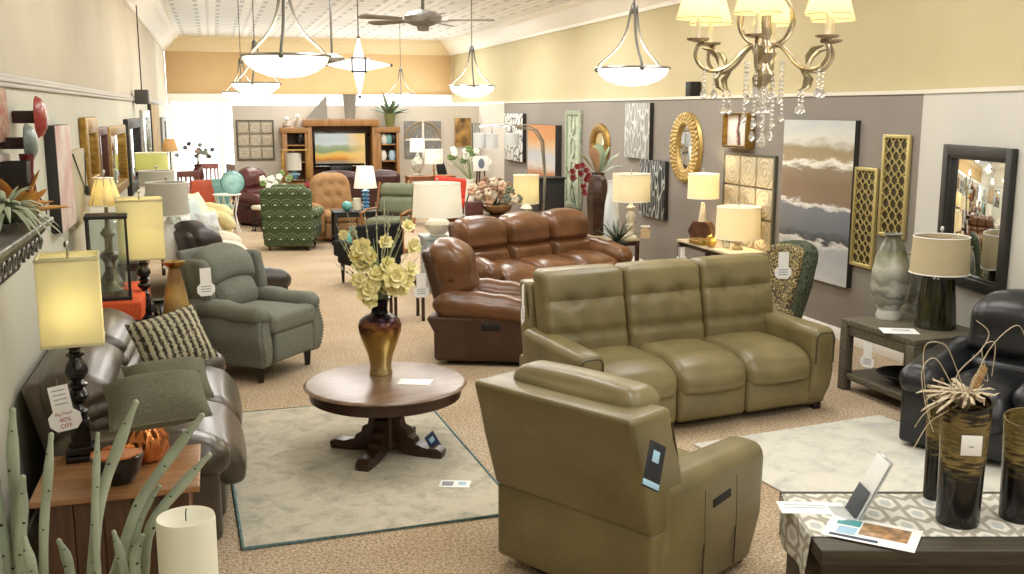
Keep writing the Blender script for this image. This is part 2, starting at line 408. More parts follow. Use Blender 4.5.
def modern(name, label, cat, loc, rz, W, n, D=1.0, group=None, m=OLIVE, back_tall=False):
    """power reclining seat: slab arms with a padded top and dark piping, quilted back, bulging seats, footrests"""
    t = thing(name, label, cat, loc, rz, group)
    aw, ah, lk = .22, .63, (.2 if n > 1 else .28)
    sw = (W - 2 * aw) / n
    b = MB(); b.rb((0, .05, .2), (W - 2 * aw + .02, D - .16, .3), r=.03); b.build('base', m, t)
    for s in (-1, 1):
        x = s * (W / 2 - aw / 2)
        a = MB()
        def af(p, s=s):
            q = p.copy(); u = (p.y + D / 2) / D
            q.z += -.02 * (1 - u) * (1 if p.z > 0 else 0) ; q.x += s * (-.02) * (1 if p.z < -.1 else 0); q.y += (.05 if p.z < -.2 and p.y < 0 else 0) + (.03 if p.z < 0 and p.y > 0 else 0)
            if p.z > .1: q.z += .015 * math.cos(p.x / (aw / 2) * 1.3)
            return q
        a.rb((x, -.02, ah / 2 + .03), (aw, D - .08, ah), r=.06, n=4, sub=(3, 8, 5), fn=af)
        arm = a.build('arm', m, t)
        # dark piping round the front of the pad
        yf = -D / 2 + .028; hw = aw / 2 - .026; zt_ = .618; pts = [(x - hw, yf, .38), (x - hw, yf - .004, zt_ - .05)]
        for k in range(1, 8): pts.append((x - hw + .05 - .05 * math.cos(k * PI / 16), yf - .002, zt_ - .05 + .05 * math.sin(k * PI / 16)))
        pts += [(2 * x - a_, b_, c_) for a_, b_, c_ in pts[::-1]]
        q = MB(); q.tube(pts, .006, 6); q.build('piping', OLIVED, arm)
        xo = x + s * (aw / 2 - .002)
        for yy in (-.2, .08):
            q = MB(); q.tube([(xo - s * .012, yy, .08), (xo, yy + .01, .3), (xo, yy + .02, .55)], .004, 5); q.build('seam', OLIVED, arm)
        q = MB(); q.rb((xo, -.05, .47), (.012, .16, .045), r=.02, n=3, T=TR(xo, -.05, .47) @ RX(-6) @ TR(-xo, .05, -.47)); q.build('control_pocket', BLACKMAT, arm)
        for fy in (-D / 2 + .1, D / 2 - .16):
            q = MB(); q.rb((x, fy, .025), (.07, .05, .05), r=.01); q.build('foot', FOOTW, t)
    for i in range(n):
        x = -W / 2 + aw + sw * (i + .5)
        c = MB()
        def sf(p):
            q = p.copy()
            fr = max(0, -p.y - .12) / .25
            q.z -= .09 * fr ** 2 * (1 if p.z > 0 else .7); q.x *= 1 + .03 * (p.y < 0) * min(1, fr)
            q.y -= .035 * fr * (1 - (p.x / (sw / 2)) ** 2)
            q.z -= .012 * gz(p.y, -.12, .02) * (p.z > 0)
            return q
        c.rb((x, -.13, .41), (sw - .006, .72, .22), r=.075, n=4, sub=(6, 10, 2), puff=(0, .02, .035), fn=sf); c.build('seat_cushion', m, t)
        c = MB(); c.rb((x, -D / 2 + .08, .2), (sw - .008, .1, .27), r=.04, n=3, sub=(5, 1, 4), puff=(0, .03, 0)); c.build('footrest', m, t)
        c = MB()
        def bf(p):
            q = p.copy(); zz = p.z + .33                       # 0 .. .66 up the cushion
            fr = 1 if p.y < 0 else .0
            q.y += fr * (.022 * gz(zz, .2, .03) + .016 * gz(zz, .44, .025))
            for tx in (-.24, .24):
                for tz in (.44,): q.y += fr * .04 * gz(p.x / sw, tx, .08) * gz(zz, tz, .05)
            q.y += fr * .012 * math.sin(p.x * 30 + zz * 9) * gz(zz, .22, .1)
            q.y += lk * zz
            return q
        bw = (W - .16) / n
        c.rb((x if n == 1 else -W / 2 + .08 + bw * (i + .5), .21, .79 if n > 1 else .72), ((sw if n == 1 else bw) - .006, .22, .52 if n == 1 else .66), r=.05, n=4, sub=(12, 2, 20), puff=(0, .032, .012), fn=bf); c.build('back_cushion', m, t)
    # frame of the back: lower fixed panel and leaning upper panel with flat side wings
    c = MB(); c.rb((0, D / 2 - .05, .25), (W - .03, .12, .4), r=.03, n=3, sub=(4, 1, 3)); c.build('back_lower_panel', m, t)
    def pf(p):
        q = p.copy(); q.y += lk * 1.05 * (p.z + .3); q.x *= 1 - .02 * (p.z > 0); return q
    c = MB(); c.rb((0, D / 2 - (.14 if n == 1 else .075), .72), (W - (.02 if n == 1 else .1), (.3 if n == 1 else .17), .58), r=.03, n=3, sub=(4, 1, 4), fn=pf); bp = c.build('back_panel', m, t)
    for s in (-1, 1):
        xx = s * (W / 2 - (.012 if n == 1 else .055))
        xx -= s * .008; pts = [(xx, D / 2 - (.272 if n == 1 else .145) + lk * 1.05 * (z - .42), z) for z in (.46, .6, .8, .94)]
        q = MB(); q.tube(pts, .006, 6); q.build('piping', OLIVED, bp)
    if n == 1:
        def hf(p):
            q = p.copy(); q.y += .15 * p.z; q.y += (.02 if p.y < 0 else 0) * gz(p.z, 0, .03); return q
        c = MB(); c.rb((0, .385, .975), (W - .22, .26, .2), r=.085, n=4, sub=(6, 2, 3), puff=(0, .02, .02), fn=hf); c.build('headrest', m, t)
        c = MB(); c.rb((0, .2, .035), (.5, .5, .04), r=.01); c.bar((-.3, .42, .03), (.3, .42, .03), .03); c.bar((-.26, -.3, .03), (-.26, .42, .03), .03); c.bar((.26, -.3, .03), (.26, .42, .03), .03); c.build('mechanism', BLACKMAT, t)
    return t

def puffy(name, label, cat, loc, rz, W, n, D=1.0, m=BROWN, md=BROWND, group=None, pleats=(.3,), arm_r=.13, bh=1.06, skirt=True):
    """overstuffed recliner or sofa: pillow arms, bustle back with deep horizontal folds"""
    t = thing(name, label, cat, loc, rz, group)
    aw, lk = .26, .26
    sw = (W - 2 * aw) / n + .02
    b = MB(); b.rb((0, .03, .2), (W - 2 * aw + .02, D - .2, .3), r=.03); b.build('base', md, t)
    for s in (-1, 1):
        x = s * (W / 2 - aw / 2)
        a = MB()
        def ef(p):
            q = p.copy(); q.y += .06 * (p.z > .1) * (p.y > 0); return q
        a.rb((x, .0, .25), (aw - .04, D - .1, .42), r=.04, n=3, sub=(2, 4, 3), fn=ef); a.build('arm_panel', md, t)
        a = MB()
        def af(p):
            q = p.copy(); u = (p.y + D / 2) / D
            q.z += -.05 * (1 - u) ** 2 + .03 * u; q.x *= 1 - .12 * max(0, u - .4)
            q.z += .006 * math.sin(p.y * 24) * (p.z > 0)
            return q
        a.rb((x, -.02, .525), (aw + .02, D - .06, .22), r=min(arm_r, .108), n=5, sub=(3, 10, 2), puff=(.01, .02, .03), fn=af); a.build('arm', m, t)
        q = MB(); q.rb((s * (W / 2 - .02), -.08, .37), (.02, .17, .06), r=.012, n=2); q.build('control_pocket', BLACKMAT, t)
    for i in range(n):
        x = -(W - 2 * aw) / 2 + (W - 2 * aw) / n * (i + .5)
        def sf(p):
            q = p.copy(); fr = max(0, -p.y - .12) / .26
            q.z -= .09 * fr ** 2; q.y -= .03 * fr; q.z += .008 * math.sin(p.x * 26 + p.y * 9) * (p.z > 0); return q
        c = MB(); c.rb((x, -.14, .4), (sw - .01, .74, .24), r=.1, n=4, sub=(6, 8, 2), puff=(0, .02, .04), fn=sf); c.build('seat_cushion', m, t)
        c = MB(); c.rb((x, -D / 2 + .09, .2), (sw - .03, .12, .28), r=.05, n=3, sub=(5, 1, 4), puff=(0, .03, 0)); c.build('footrest', md, t)
        H = bh - .42
        def bf(p):
            q = p.copy(); zz = (p.z + H / 2) / H
            fr = 1 if p.y < 0 else .15
            for g in pleats: q.y += fr * (.065 if len(pleats) < 3 else .035) * gz(zz, g, .05)
            q.y -= fr * .035 * gz(zz, .8, .16)
            q.y += fr * .012 * math.sin(abs(p.x) * 55 + 2) * gz(abs(p.x), sw / 2, .12)
            q.x *= 1 + .0 * zz; q.z -= .05 * (p.x / (sw / 2)) ** 2 * (p.z > 0) * zz
            q.y += lk * H * zz; return q
        bw = (W - .32) / n; bx = x if n == 1 else -(W - .32) / 2 + bw * (i + .5)
        c = MB(); c.rb((bx, .19 + (.03 if n == 1 else 0), .42 + H / 2), (sw + .13 if n == 1 else bw - .005, .3, H), r=.12, n=5, sub=(10, 2, 22), puff=(0, .05, .0), fn=bf); c.build('back_cushion', m, t)
    def pf(p):
        q = p.copy(); q.y += lk * (p.z + .35); return q
    c = MB(); c.rb((0, D / 2 - .17, .54 * bh / 1.06), (W - aw * 1.75, .14, .86 * bh / 1.06), r=.06, n=3, sub=(4, 1, 6), fn=pf); c.build('back_panel', md, t)
    for sx in (-1, 1):
        for sy in (-1, 1):
            c = MB(); c.rb((sx * (W / 2 - .16), sy * (D / 2 - .2), .025), (.08, .08, .05), r=.008, n=1); c.build('foot', FOOTW, t)
    return t

def winged(name, label, loc, rz, W=.92, D=.95, m=SAGE, md=SAGED):
    """push-back recliner with rolled arms, wings, two-part back, T cushion, tapered legs"""
    t = thing(name, label, 'recliner', loc, rz)
    aw = .2
    b = MB(); b.rb((0, .02, .29), (W - .12, D - .12, .3), r=.04, n=3, sub=(3, 3, 3)); b.build('base', m, t)
    c = MB(); c.rb((0, -D / 2 + .06, .3), (W - 2 * aw + .03, .1, .26), r=.03, n=3, sub=(4, 1, 3), puff=(0, .012, 0)); c.build('footrest', m, t)
    for s in (-1, 1):
        x = s * (W / 2 - aw / 2)
        def pf(p, s=s):
            q = p.copy(); q.x += s * .035 * gz(p.z, .02, .12) * (1 if p.x * s > 0 else .2) * (1 if p.y < .2 else .4); q.y -= .03 * gz(p.z, -.05, .15) * (p.y < 0); return q
        a = MB(); a.rb((x, -.01, .36), (aw - .06, D - .12, .44), r=.035, n=3, sub=(2, 6, 8), fn=pf); arm = a.build('arm_panel', m, t)
        def af(p):
            q = p.copy(); q.z += -.02 * (p.y < 0); return q
        a = MB(); a.rb((x, -.03, .61), (aw, D - .13, .17), r=.082, n=5, sub=(2, 8, 1), fn=af, puff=(0, .015, 0)); a.build('rolled_arm', m, t)
        # nailhead piping down the arm front
        q = MB()
        for k in range(16):
            z = .2 + .42 * k / 15; q.ell((x + s * (.05 + .03 * gz(z, .38, .12)), -D / 2 + .045 - .03 * gz(z, .31, .15), z), .007, 6, 4)
        q.build('nailhead_trim', SAGED, arm)
        def wf(p, s=s):
            q = p.copy(); q.y += .24 * (p.z + .26) ; q.x += s * .02 * (p.y < 0); q.y += .05 * gz(p.z, -.26, .12) * (p.y < 0); return q
        w = MB(); w.rb((s * (W / 2 - .12), .19, .83), (.1, .26, .4), r=.048, n=4, sub=(1, 4, 6), fn=wf); w.build('wing', m, t)
        for sy in (-1, 1):
            l = MB(); l.lathe([(.03, 0), (.045, .16)], 4, c=(s * (W / 2 - .12), sy * (D / 2 - .14), 0), T=None); l.build('leg', FOOTW, t)
    def sf(p):
        q = p.copy(); 
        if p.y < -.22: q.x *= 1.0 + .22 * min(1, (-.22 - p.y) / .04)
        return q
    c = MB(); c.rb((0, -.12, .5), (W - 2 * aw + .0, .72, .17), r=.05, n=3, sub=(5, 14, 2), puff=(0, 0, .025), fn=sf); c.build('seat_cushion', m, t)
    def bf(p):
        q = p.copy(); q.y += .24 * (p.z + .15); q.z -= .07 * (p.x / .3) ** 2 * (p.z > 0); q.y -= .03 * gz(p.z, 0, .12) * (p.y < 0); return q
    c = MB(); c.rb((0, .19, .72), (W - 2 * aw + .02, .2, .34), r=.09, n=4, sub=(8, 2, 6), puff=(0, .03, 0), fn=bf); c.build('lumbar_cushion', m, t)
    def hf(p):
        q = p.copy(); q.y += .24 * (p.z + .15) + .07; q.z -= .1 * (p.x / .4) ** 2 * (p.z > 0) ; q.z -= .06 * (p.x / .35) ** 2 * (p.z < 0)
        q.y += .012 * math.sin(abs(p.x) * 70) * gz(abs(p.x), .33, .06) * (p.y < 0); return q
    c = MB(); c.rb((0, .19, .95), (W - 2 * aw + .16, .24, .32), r=.11, n=5, sub=(10, 2, 6), puff=(0, .05, .02), fn=hf); c.build('back_cushion', m, t)
    c = MB(); c.rb((0, D / 2 - .1, .68), (W - .3, .08, .8), r=.03, n=3, sub=(3, 1, 6), fn=lambda p: Vector((p.x * (1 - .05 * (p.z > 0)), p.y + .24 * (p.z + .3), p.z))); c.build('back_panel', m, t)
    return t

so = modern('reclining_sofa', 'olive green leather three-seat reclining sofa with quilted backs and dark piping', 'sofa', (3.35, 6.83, 0), 8, 2.26, 3, D=1.02)
re = modern('power_recliner', 'olive green leather recliner in front, its back to us, black tag on it', 'recliner', (1.96, 4.48, 0), 120, 1.0, 1, D=.97)
br = puffy('leather_recliner', 'cognac brown leather recliner with pillow arms behind the round table', 'recliner', (2.42, 8.98, 0), 68, .98, 1, D=1.0, bh=1.12)
bs = puffy('leather_sofa', 'cognac brown leather three-seat sofa behind the olive sofa', 'sofa', (3.74, 11.5, 0), 24, 2.4, 3, D=1.0, pleats=(.42,))
ls = puffy('lounge_sofa', 'dark espresso leather sofa along the left wall with three pillows', 'sofa', (-.465, 6.35, 0), 90, 2.3, 2, D=.92, m=ESP, md=ESP, pleats=(.2, .38, .55, .72), bh=1.0)
gr = winged('wing_recliner', 'sage grey fabric recliner with rolled arms and dark tapered legs', (.25, 9.04, 0), 50)
dr = puffy('dark_recliner', 'blackish brown leather recliner behind the sage fabric recliner', 'recliner', (.1, 11.15, 0), 115, 1.0, 1, D=1.0, m=DARK, md=DARK, bh=1.16)
bk = puffy('black_recliner', 'black leather recliner at the right edge by the end table', 'recliner', (5.06, 5.4, 0), -62, 1.0, 1, D=1.0, m=BLACKL, md=BLACKL)
# ------------------------------------------------------------------ rugs, tables and things in the front half
WALN = wood('walnut', '#5c3a22', '#7d5433', .3)
DWAL = wood('dark_walnut', '#2e1c12', '#452b1b', .3)
GRAYW = wood('weathered_oak', '#4d473a', '#6a6351', .55)
def rugmat(name, a, b_, c_, sc):
    m, nt, b = newmat(name); b.inputs['Roughness'].default_value = 1; b.inputs['Specular IOR Level'].default_value = .05
    v = coords(nt); n = nd(nt, 'ShaderNodeTexNoise', i_Scale=sc, i_Detail=8, i_Roughness=.7, i_Distortion=.6); nt.links.new(v, n.inputs['Vector'])
    v2 = coords(nt, (1, 6, 1)); n2 = nd(nt, 'ShaderNodeTexNoise', i_Scale=sc * 5, i_Detail=5, i_Roughness=.75); nt.links.new(v2, n2.inputs['Vector'])
    s = mth(nt, 'ADD', mth(nt, 'MULTIPLY', n.outputs['Fac'], .62), mth(nt, 'MULTIPLY', n2.outputs['Fac'], .38))
    nt.links.new(ramp(nt, s, [(.36, c_), (.46, b_), (.54, a), (.66, a)]), b.inputs['Base Color']); bump(nt, b, n2.outputs['Fac'], .4, .004); return m
TEAL = mat('teal_binding', '#6f8c8a', .95, col2='#46605f', nscale=40)
def rug(name, label, loc, rz, w, d, m, binding=None):
    t = thing(name, label, 'rug', loc, rz)
    f = MB(); f.rb((0, 0, .007), (w, d, .014), r=.005, n=2); f.build('pile', m, t)
    if binding:
        f = MB(); f.tube([(-w / 2, -d / 2, .01), (w / 2, -d / 2, .01), (w / 2, d / 2, .01), (-w / 2, d / 2, .01)], .012, 6, closed=True); f.build('binding', binding, t)
rug('area_rug', 'faded cream and grey-teal rug under the round table', (.78, 6.45, 0), 2, 1.56, 2.5, rugmat('faded_rug', '#c4bda9', '#b3ad9b', '#949487', 6), TEAL)
rug('pale_rug', 'pale cream and blue-grey mottled rug right of the front recliner', (4.08, 4.95, 0), 7, 1.68, 2.4, rugmat('pale_rug_pile', '#dad7ca', '#cdcbc0', '#b4b5b0', 3.5))

def card(name, label, cat, loc, rz, w, d, marks=(), base=PAPER, T=None, th=.002):
    t = thing(name, label, cat, loc, rz)
    if T is not None: t.matrix_world = T
    f = MB(); f.rb((0, 0, th / 2), (w, d, th), r=.0006, n=1); f.build('sheet', base, t)
    for (nm, x, y, ww, dd, mm) in marks:
        f = MB(); f.rb((x, y, th + .0005), (ww, dd, .0007), r=.0002, n=1); f.build(nm, mm, t)
    return t
BLUEC = mat('navy_card', '#22335a', .4); TEALC = mat('teal_print', '#3f8f93', .5); LBLUE = mat('light_blue_print', '#9fc4d8', .5)
p = G(455, 484, .015)
card('floor_leaflet', 'white leaflet lying flat on the cream rug', 'leaflet', p, -20, .19, .12, [('printed_picture', -.045, 0, .07, .07, GREYINK), ('printed_picture', .045, .01, .05, .05, LBLUE)])

# round pedestal table
RT_ = thing('round_table', 'round dark walnut pedestal cocktail table with scrolled feet', 'table', (1.03, 6.48, 0), 12)
f = MB(); f.lathe([(0, .478), (.50, .478), (.535, .485), (.545, .495), (.535, .505), (.52, .508), (0, .508)], 64); f.build('table_top', wood('table_top_walnut', '#5f4836', '#7f6650', .3, (2, 14, 2)), RT_)
f = MB(); f.lathe([(.485, .40), (.505, .41), (.51, .478)], 64, cap=False); f.lathe([(.47, .478), (.47, .4), (.485, .4)], 64, cap=False); f.build('apron', DWAL, RT_)
f = MB(); f.lathe([(.16, .4), (.1, .37), (.085, .33), (.085, .12), (.1, .09), (.1, .07), (0, .07)][::-1], 8); f.build('column', DWAL, RT_)
for k in range(4):
    T = RZ(45 + 90 * k)
    prof = [(.05, .05), (.3, .0), (.4, .0), (.41, .06), (.37, .08), (.3, .075), (.22, .1), (.21, .13), (.17, .15), (.16, .19), (.12, .21), (.11, .26), (.07, .28), (.05, .3)]
    f = MB(); f.prism(prof, -.045, .045, T=T @ RX(90)); f.rb((.36, 0, .035), (.1, .1, .07), r=.03, n=3, T=T)
    ft = f.build('scrolled_foot', DWAL, RT_)
p = G(433, 442, .1)
T = TR(*p) @ RZ(25) @ RX(78) @ RZ(25)
card('navy_tag', 'navy blue tag hanging on the foot of the round table', 'tag', (0, 0, 0), 0, .085, .13, [('printed_logo', 0, .02, .04, .035, LBLUE)], BLUEC, T=T)
card('price_sheet', 'blank white sheet of paper on the round table', 'paper', G(415, 382, .508), -22, .22, .14)

# bronze vase with yellow magnolias
vz = G(381, 374, .508)
def bronze():
    m, nt, b = newmat('bronze_glaze'); b.inputs['Metallic'].default_value = .85; b.inputs['Roughness'].default_value = .24
    v = coords(nt); s = sep(nt, v); n = nd(nt, 'ShaderNodeTexNoise', i_Scale=12, i_Detail=5); nt.links.new(v, n.inputs['Vector'])
    h = mth(nt, 'ADD', mth(nt, 'MULTIPLY', s[2], 2.0), mth(nt, 'MULTIPLY', mth(nt, 'SUBTRACT', n.outputs['Fac'], .5), .3))
    nt.links.new(ramp(nt, h, [(0, '#cdbb8c'), (.4, '#c2a662'), (.58, '#b08e4c'), (.68, '#8a5a38'), (.77, '#35222a'), (.9, '#1c151a')]), b.inputs['Base Color']); return m
VP_ = [(.075, 0), (.078, .012), (.072, .03), (.07, .06), (.082, .12), (.115, .2), (.138, .27), (.143, .31), (.13, .345), (.095, .37), (.058, .385), (.052, .4), (.055, .44), (.068, .475), (.075, .48), (.06, .478), (.045, .43), (.0, .42)]
f = MB(); f.lathe([(r * 1.03, z * 1.12) for r, z in VP_], 40)
solo(f, 'bronze_vase', bronze(), 'bronze glazed vase with dark neck on the round table', 'vase', vz)
YEL = mat('yellow_petals', '#e6d98a', .7, col2='#f1e8b4', nscale=14); YELC = mat('flower_heart', '#c9a64a', .8)
TWIG = mat('grey_twig', '#b4b899', .8, col2='#8f8d70', nscale=20); LEAF = mat('leaf_green', '#5f7a3f', .6, col2='#7e9655', nscale=12)
def bloom(parent, p, r, m, mc, nrm, petals=8, name='bloom'):
    f = MB(); q = Vector(nrm).to_track_quat('Z', 'Y').to_matrix().to_4x4()
    for ring, (n, tilt, L) in enumerate(((petals, 25, 1.0), (petals - 2, 55, .8), (4, 75, .55))):
        for k in range(n):
            T = TR(*p) @ q @ RZ(360 * k / n + 20 * ring + random.uniform(-8, 8)) @ RY(-tilt + random.uniform(-10, 10))
            f.ell((r * L * .55, 0, 0), (r * L * .55, r * .36, r * .07), 8, 6, T=T, fn=lambda v: v + Vector((0, 0, .25 * v.x * v.x / r)))
    o = f.build(name, m, parent)
    c = MB(); c.ell(Vector(p) + Vector(nrm).normalized() * r * .2, r * .16, 8, 6); c.build('flower_heart', mc, o)
fl = thing('flower_arrangement', 'pale yellow magnolias and grey-green twigs standing in the bronze vase', 'flowers', vz + Vector((0, 0, .5)))
mp = mpp(vz)
def vpt(u, v, dy=0): return Vector(((u - 381) * mp + dy * .28, dy, (374 - v) * mp * 1.03 - .5))
for i, (u, v, r) in enumerate([(370, 292, .075), (365, 268, .07), (397, 278, .085), (407, 283, .07), (367, 249, .07), (388, 246, .05), (410, 232, .05), (415, 250, .055), (378, 276, .06), (386, 290, .06), (350, 236, .035), (374, 257, .05), (372, 300, .06), (363, 280, .055), (390, 268, .06), (402, 292, .06), (413, 272, .055), (375, 284, .06), (360, 257, .045), (395, 288, .065)]):
    d = random.uniform(-.1, .04); p = vpt(u, v, d)
    nrm = Vector((p.x * 2, -1, .3 + random.uniform(-.2, .5)))
    bloom(fl, p, r * 1.1, YEL, YELC, nrm)
    f = MB(); f.tube([(0, 0, -.06), p * .5 + Vector((0, 0, .02)), p], [.004, .003, .002], 5); f.build('stem', TWIG, fl)
for (u, v) in [(341, 262), (338, 228), (345, 240), (350, 218), (358, 222), (366, 212), (378, 208), (386, 206), (391, 216), (397, 218), (404, 224), (410, 222), (420, 262), (427, 268), (349, 270)]:
    d = random.uniform(-.1, .15); p = vpt(u, v, d)
    f = MB(); mid = p * .5 + Vector((random.uniform(-.03, .03), 0, random.uniform(0, .05)))
    f.tube([(0, 0, -.06), p * .25 + Vector((0, 0, .04)), mid, p], [.005, .005, .0045, .002], 6)
    for k in range(3):
        b0 = mid.lerp(p, .2 + .25 * k); f.ell(b0, (.008, .008, .012), 6, 4)
    f.build('twig', TWIG, fl)
for k in range(14):
    a = random.uniform(0, 2 * PI); L = random.uniform(.2, .46); x, y = math.cos(a) * L * .45, math.sin(a) * L * .3
    f = MB(); f.tube([(0, 0, 0), (x * .4, y * .4, L * .6), (x, y, L)], [.004, .008, .001], 5, flat=.25); f.build('grass_blade', LEAF, fl)

# ------------------------------------------------------------------ lamps
CREAM = shade_mat('cream_linen_shade', '#f3ecd4', .45); YSH = shade_mat('ivory_shade', '#f5f0cf', .5); WSH = shade_mat('white_shade', '#f4f1e8', .5)
BEIGESH = shade_mat('beige_linen_shade', '#d9cba8', .3); GRSH = shade_mat('grey_linen_shade', '#cfccbd', .3); TANSH = shade_mat('tan_shade', '#d8b27e', .45)
def shade_round(t, m, r0, r1, z0, z1, seg=40, name='lamp_shade', ribs=0):
    f = MB(); th = .004
    f.lathe([(r0, z0), (r1, z1), (r1 - th, z1), (r0 - th, z0), (r0, z0)], seg, cap=False); o = f.build(name, m, t)
    f = MB(); f.tube([(r0 * math.cos(2 * PI * k / seg), r0 * math.sin(2 * PI * k / seg), z0) for k in range(seg)], .005, 5, closed=True); f.build('lower_rim', WHITE, o)
    f = MB(); f.tube([(r1 * math.cos(2 * PI * k / seg), r1 * math.sin(2 * PI * k / seg), z1) for k in range(seg)], .005, 5, closed=True); f.build('upper_rim', WHITE, o)
    for k in range(ribs):
        a = 2 * PI * k / ribs; f = MB(); f.tube([(r0 * math.cos(a), r0 * math.sin(a), z0), ((r0 * .4 + r1 * .6) * math.cos(a), (r0 * .4 + r1 * .6) * math.sin(a), (z0 + z1) / 2), (r1 * math.cos(a), r1 * math.sin(a), z1)], .004, 5); f.build('rib', GREYINK, o)
    f = MB()
    for k in range(3):
        a = 2 * PI * k / 3; f.bar((0, 0, z1 - .015), (r1 * .98 * math.cos(a), r1 * .98 * math.sin(a), z1 - .008), .004)
    f.build('spider', CHROME, t)
    return o
def shade_square(t, m, w, z0, z1):
    f = MB(); th = .004
    for k in range(4): f.rb((0, -w / 2, (z0 + z1) / 2), (w, th, z1 - z0), r=.001, n=1, T=RZ(90 * k))
    o = f.build('lamp_shade', m, t)
    for z, nm in ((z0, 'lower_rim'), (z1, 'upper_rim')):
        f = MB()
        for k in range(4): f.rb((0, -w / 2, z), (w + .008, .012, .014), r=.003, n=1, T=RZ(90 * k))
        f.build(nm, mat('rim_cream', '#cfc79a', .6), o)
    f = MB(); f.bar((-w / 2, 0, z1 - .01), (w / 2, 0, z1 - .01), .006); f.bar((0, -w / 2, z1 - .01), (0, w / 2, z1 - .01), .006); f.build('spider', CHROME, t)
def finial(t, z, m=CHROME):
    f = MB(); f.lathe([(.004, z - .03), (.004, z), (.012, z + .004), (.014, z + .02), (.008, z + .034), (0, z + .038)], 10); f.build('finial', m, t)
def base_lathe(t, prof, m, name='lamp_base', seg=28, fn=None):
    f = MB(); f.lathe(prof, seg, fn=fn); return f.build(name, m, t)
TURNED = [(.0, 0), (.04, .0), (.04, .04), (.045, .05), (.03, .065), (.022, .09), (.035, .11), (.05, .13), (.055, .15), (.04, .175), (.028, .19), (.045, .2), (.05, .215), (.035, .225), (.026, .24), (.04, .25), (.055, .28), (.058, .3), (.05, .335), (.035, .36), (.03, .38), (.045, .39), (.045, .405), (.03, .415), (.026, .43), (.04, .44), (.042, .455), (.024, .47), (.018, .5), (.0, .5)]
def buffet_lamp(label, loc, rz, s=1.0, w=.34, zs=.6, hs=.42, e=2.2):
    t = thing('table_lamp', label, 'lamp', loc, rz)
    f = MB(); f.rb((0, 0, .015), (.15, .15, .03), r=.006, n=2); f.rb((0, 0, .05), (.125, .125, .045), r=.012, n=2); f.rb((0, 0, .135), (.09, .09, .15), r=.008, n=2); f.build('plinth', BLACKM, t)
    k = (zs - .19) / .5
    base_lathe(t, [(r * .95, .205 + z * k) for r, z in TURNED], BLACKM, 'turned_column')
    f = MB(); f.tube([(0, 0, zs - .02), (0, 0, zs + hs + .02)], .006, 8); f.build('rod', CHROME, t)
    shade_square(t, YSH, w, zs, zs + hs); finial(t, zs + hs + .04)
    bulb((0, 0, zs + hs * .4), e, parent=t, col=(1, .86, .6)); return t
p = G(83, 458, .6); mp = mpp(p)
LA = buffet_lamp('black turned lamp with a square ivory shade on the walnut end table', p, 5, w=.27, zs=.60, hs=.41)
tt = thing('end_table', 'walnut end table with planked front in front of the dark sofa', 'table', (-.5, 4.9, 0), 0)
f = MB(); f.rb((0, 0, .585), (.72, .62, .03), r=.006, n=2); f.build('table_top', wood('warm_walnut_top', '#7d5837', '#a1764d', .28, (2, 18, 2)), tt)
f = MB(); f.rb((0, 0, .31), (.62, .52, .52), r=.006); f.build('cabinet_body', WALN, tt)
for k in range(5):
    f = MB(); f.rb((-.248 + .124 * k, -.265, .31), (.118, .02, .5), r=.004); f.build('front_plank', wood('dark_plank', '#3e2717', '#573a24', .45, (26, 26, 2)), tt)
for sx in (-1, 1):
    for sy in (-1, 1):
        f = MB(); f.rb((sx * .28, sy * .22, .025), (.06, .06, .05), r=.006); f.build('foot', DWAL, tt)
tag_card('price_tag', 'white sale tag hanging left of the black lamp on the end table', TR(*GY(57, 386, 5.02)) @ RZ(6) @ RY(-8), .225, True, True)
COPPER = mat('copper_glaze', '#b0683a', .16, .85, col2='#d58b54', nscale=10)
p = G(119, 482, .6)
t = thing('copper_bowl', 'black bowl with a copper lining on the walnut end table', 'bowl', p)
f = MB(); f.lathe([(.04, 0), (.07, .01), (.1, .06), (.118, .135), (.114, .14)], 32, cap=False); f.lathe([(.035, 0), (0, 0)], 32); f.build('bowl_body', BLACKM, t)
f = MB(); f.lathe([(.114, .14), (.105, .125), (.075, .1), (0, .09)], 32, fn=lambda v, a: v + Vector((0, 0, .012 * math.sin(a * 6) * v.x / .1 if False else .008 * math.sin(a * 7)))); f.build('copper_lining', COPPER, t)
p = G(148, 460, .6)
t = thing('copper_pumpkin', 'round ribbed copper gourd on the walnut end table behind the bowl', 'ornament', p)
f = MB(); f.lathe([(.03, 0), (.07, .01), (.1, .07), (.095, .13), (.06, .175), (.02, .18), (0, .172)], 48, fn=lambda v, a: Vector((v.x * (1 + .07 * math.cos(a * 8)), v.y * (1 + .07 * math.cos(a * 8)), v.z))); f.build('gourd_body', COPPER, t)
f = MB(); f.tube([(0, 0, .17), (.01, 0, .2), (.03, 0, .21)], [.012, .009, .006], 8); f.build('stalk', BRASS, t)
f = MB(); f.lathe([(.03, -.0), (.035, .004), (.03, .012)], 16); f.build('foot_ring', WHITE, t)

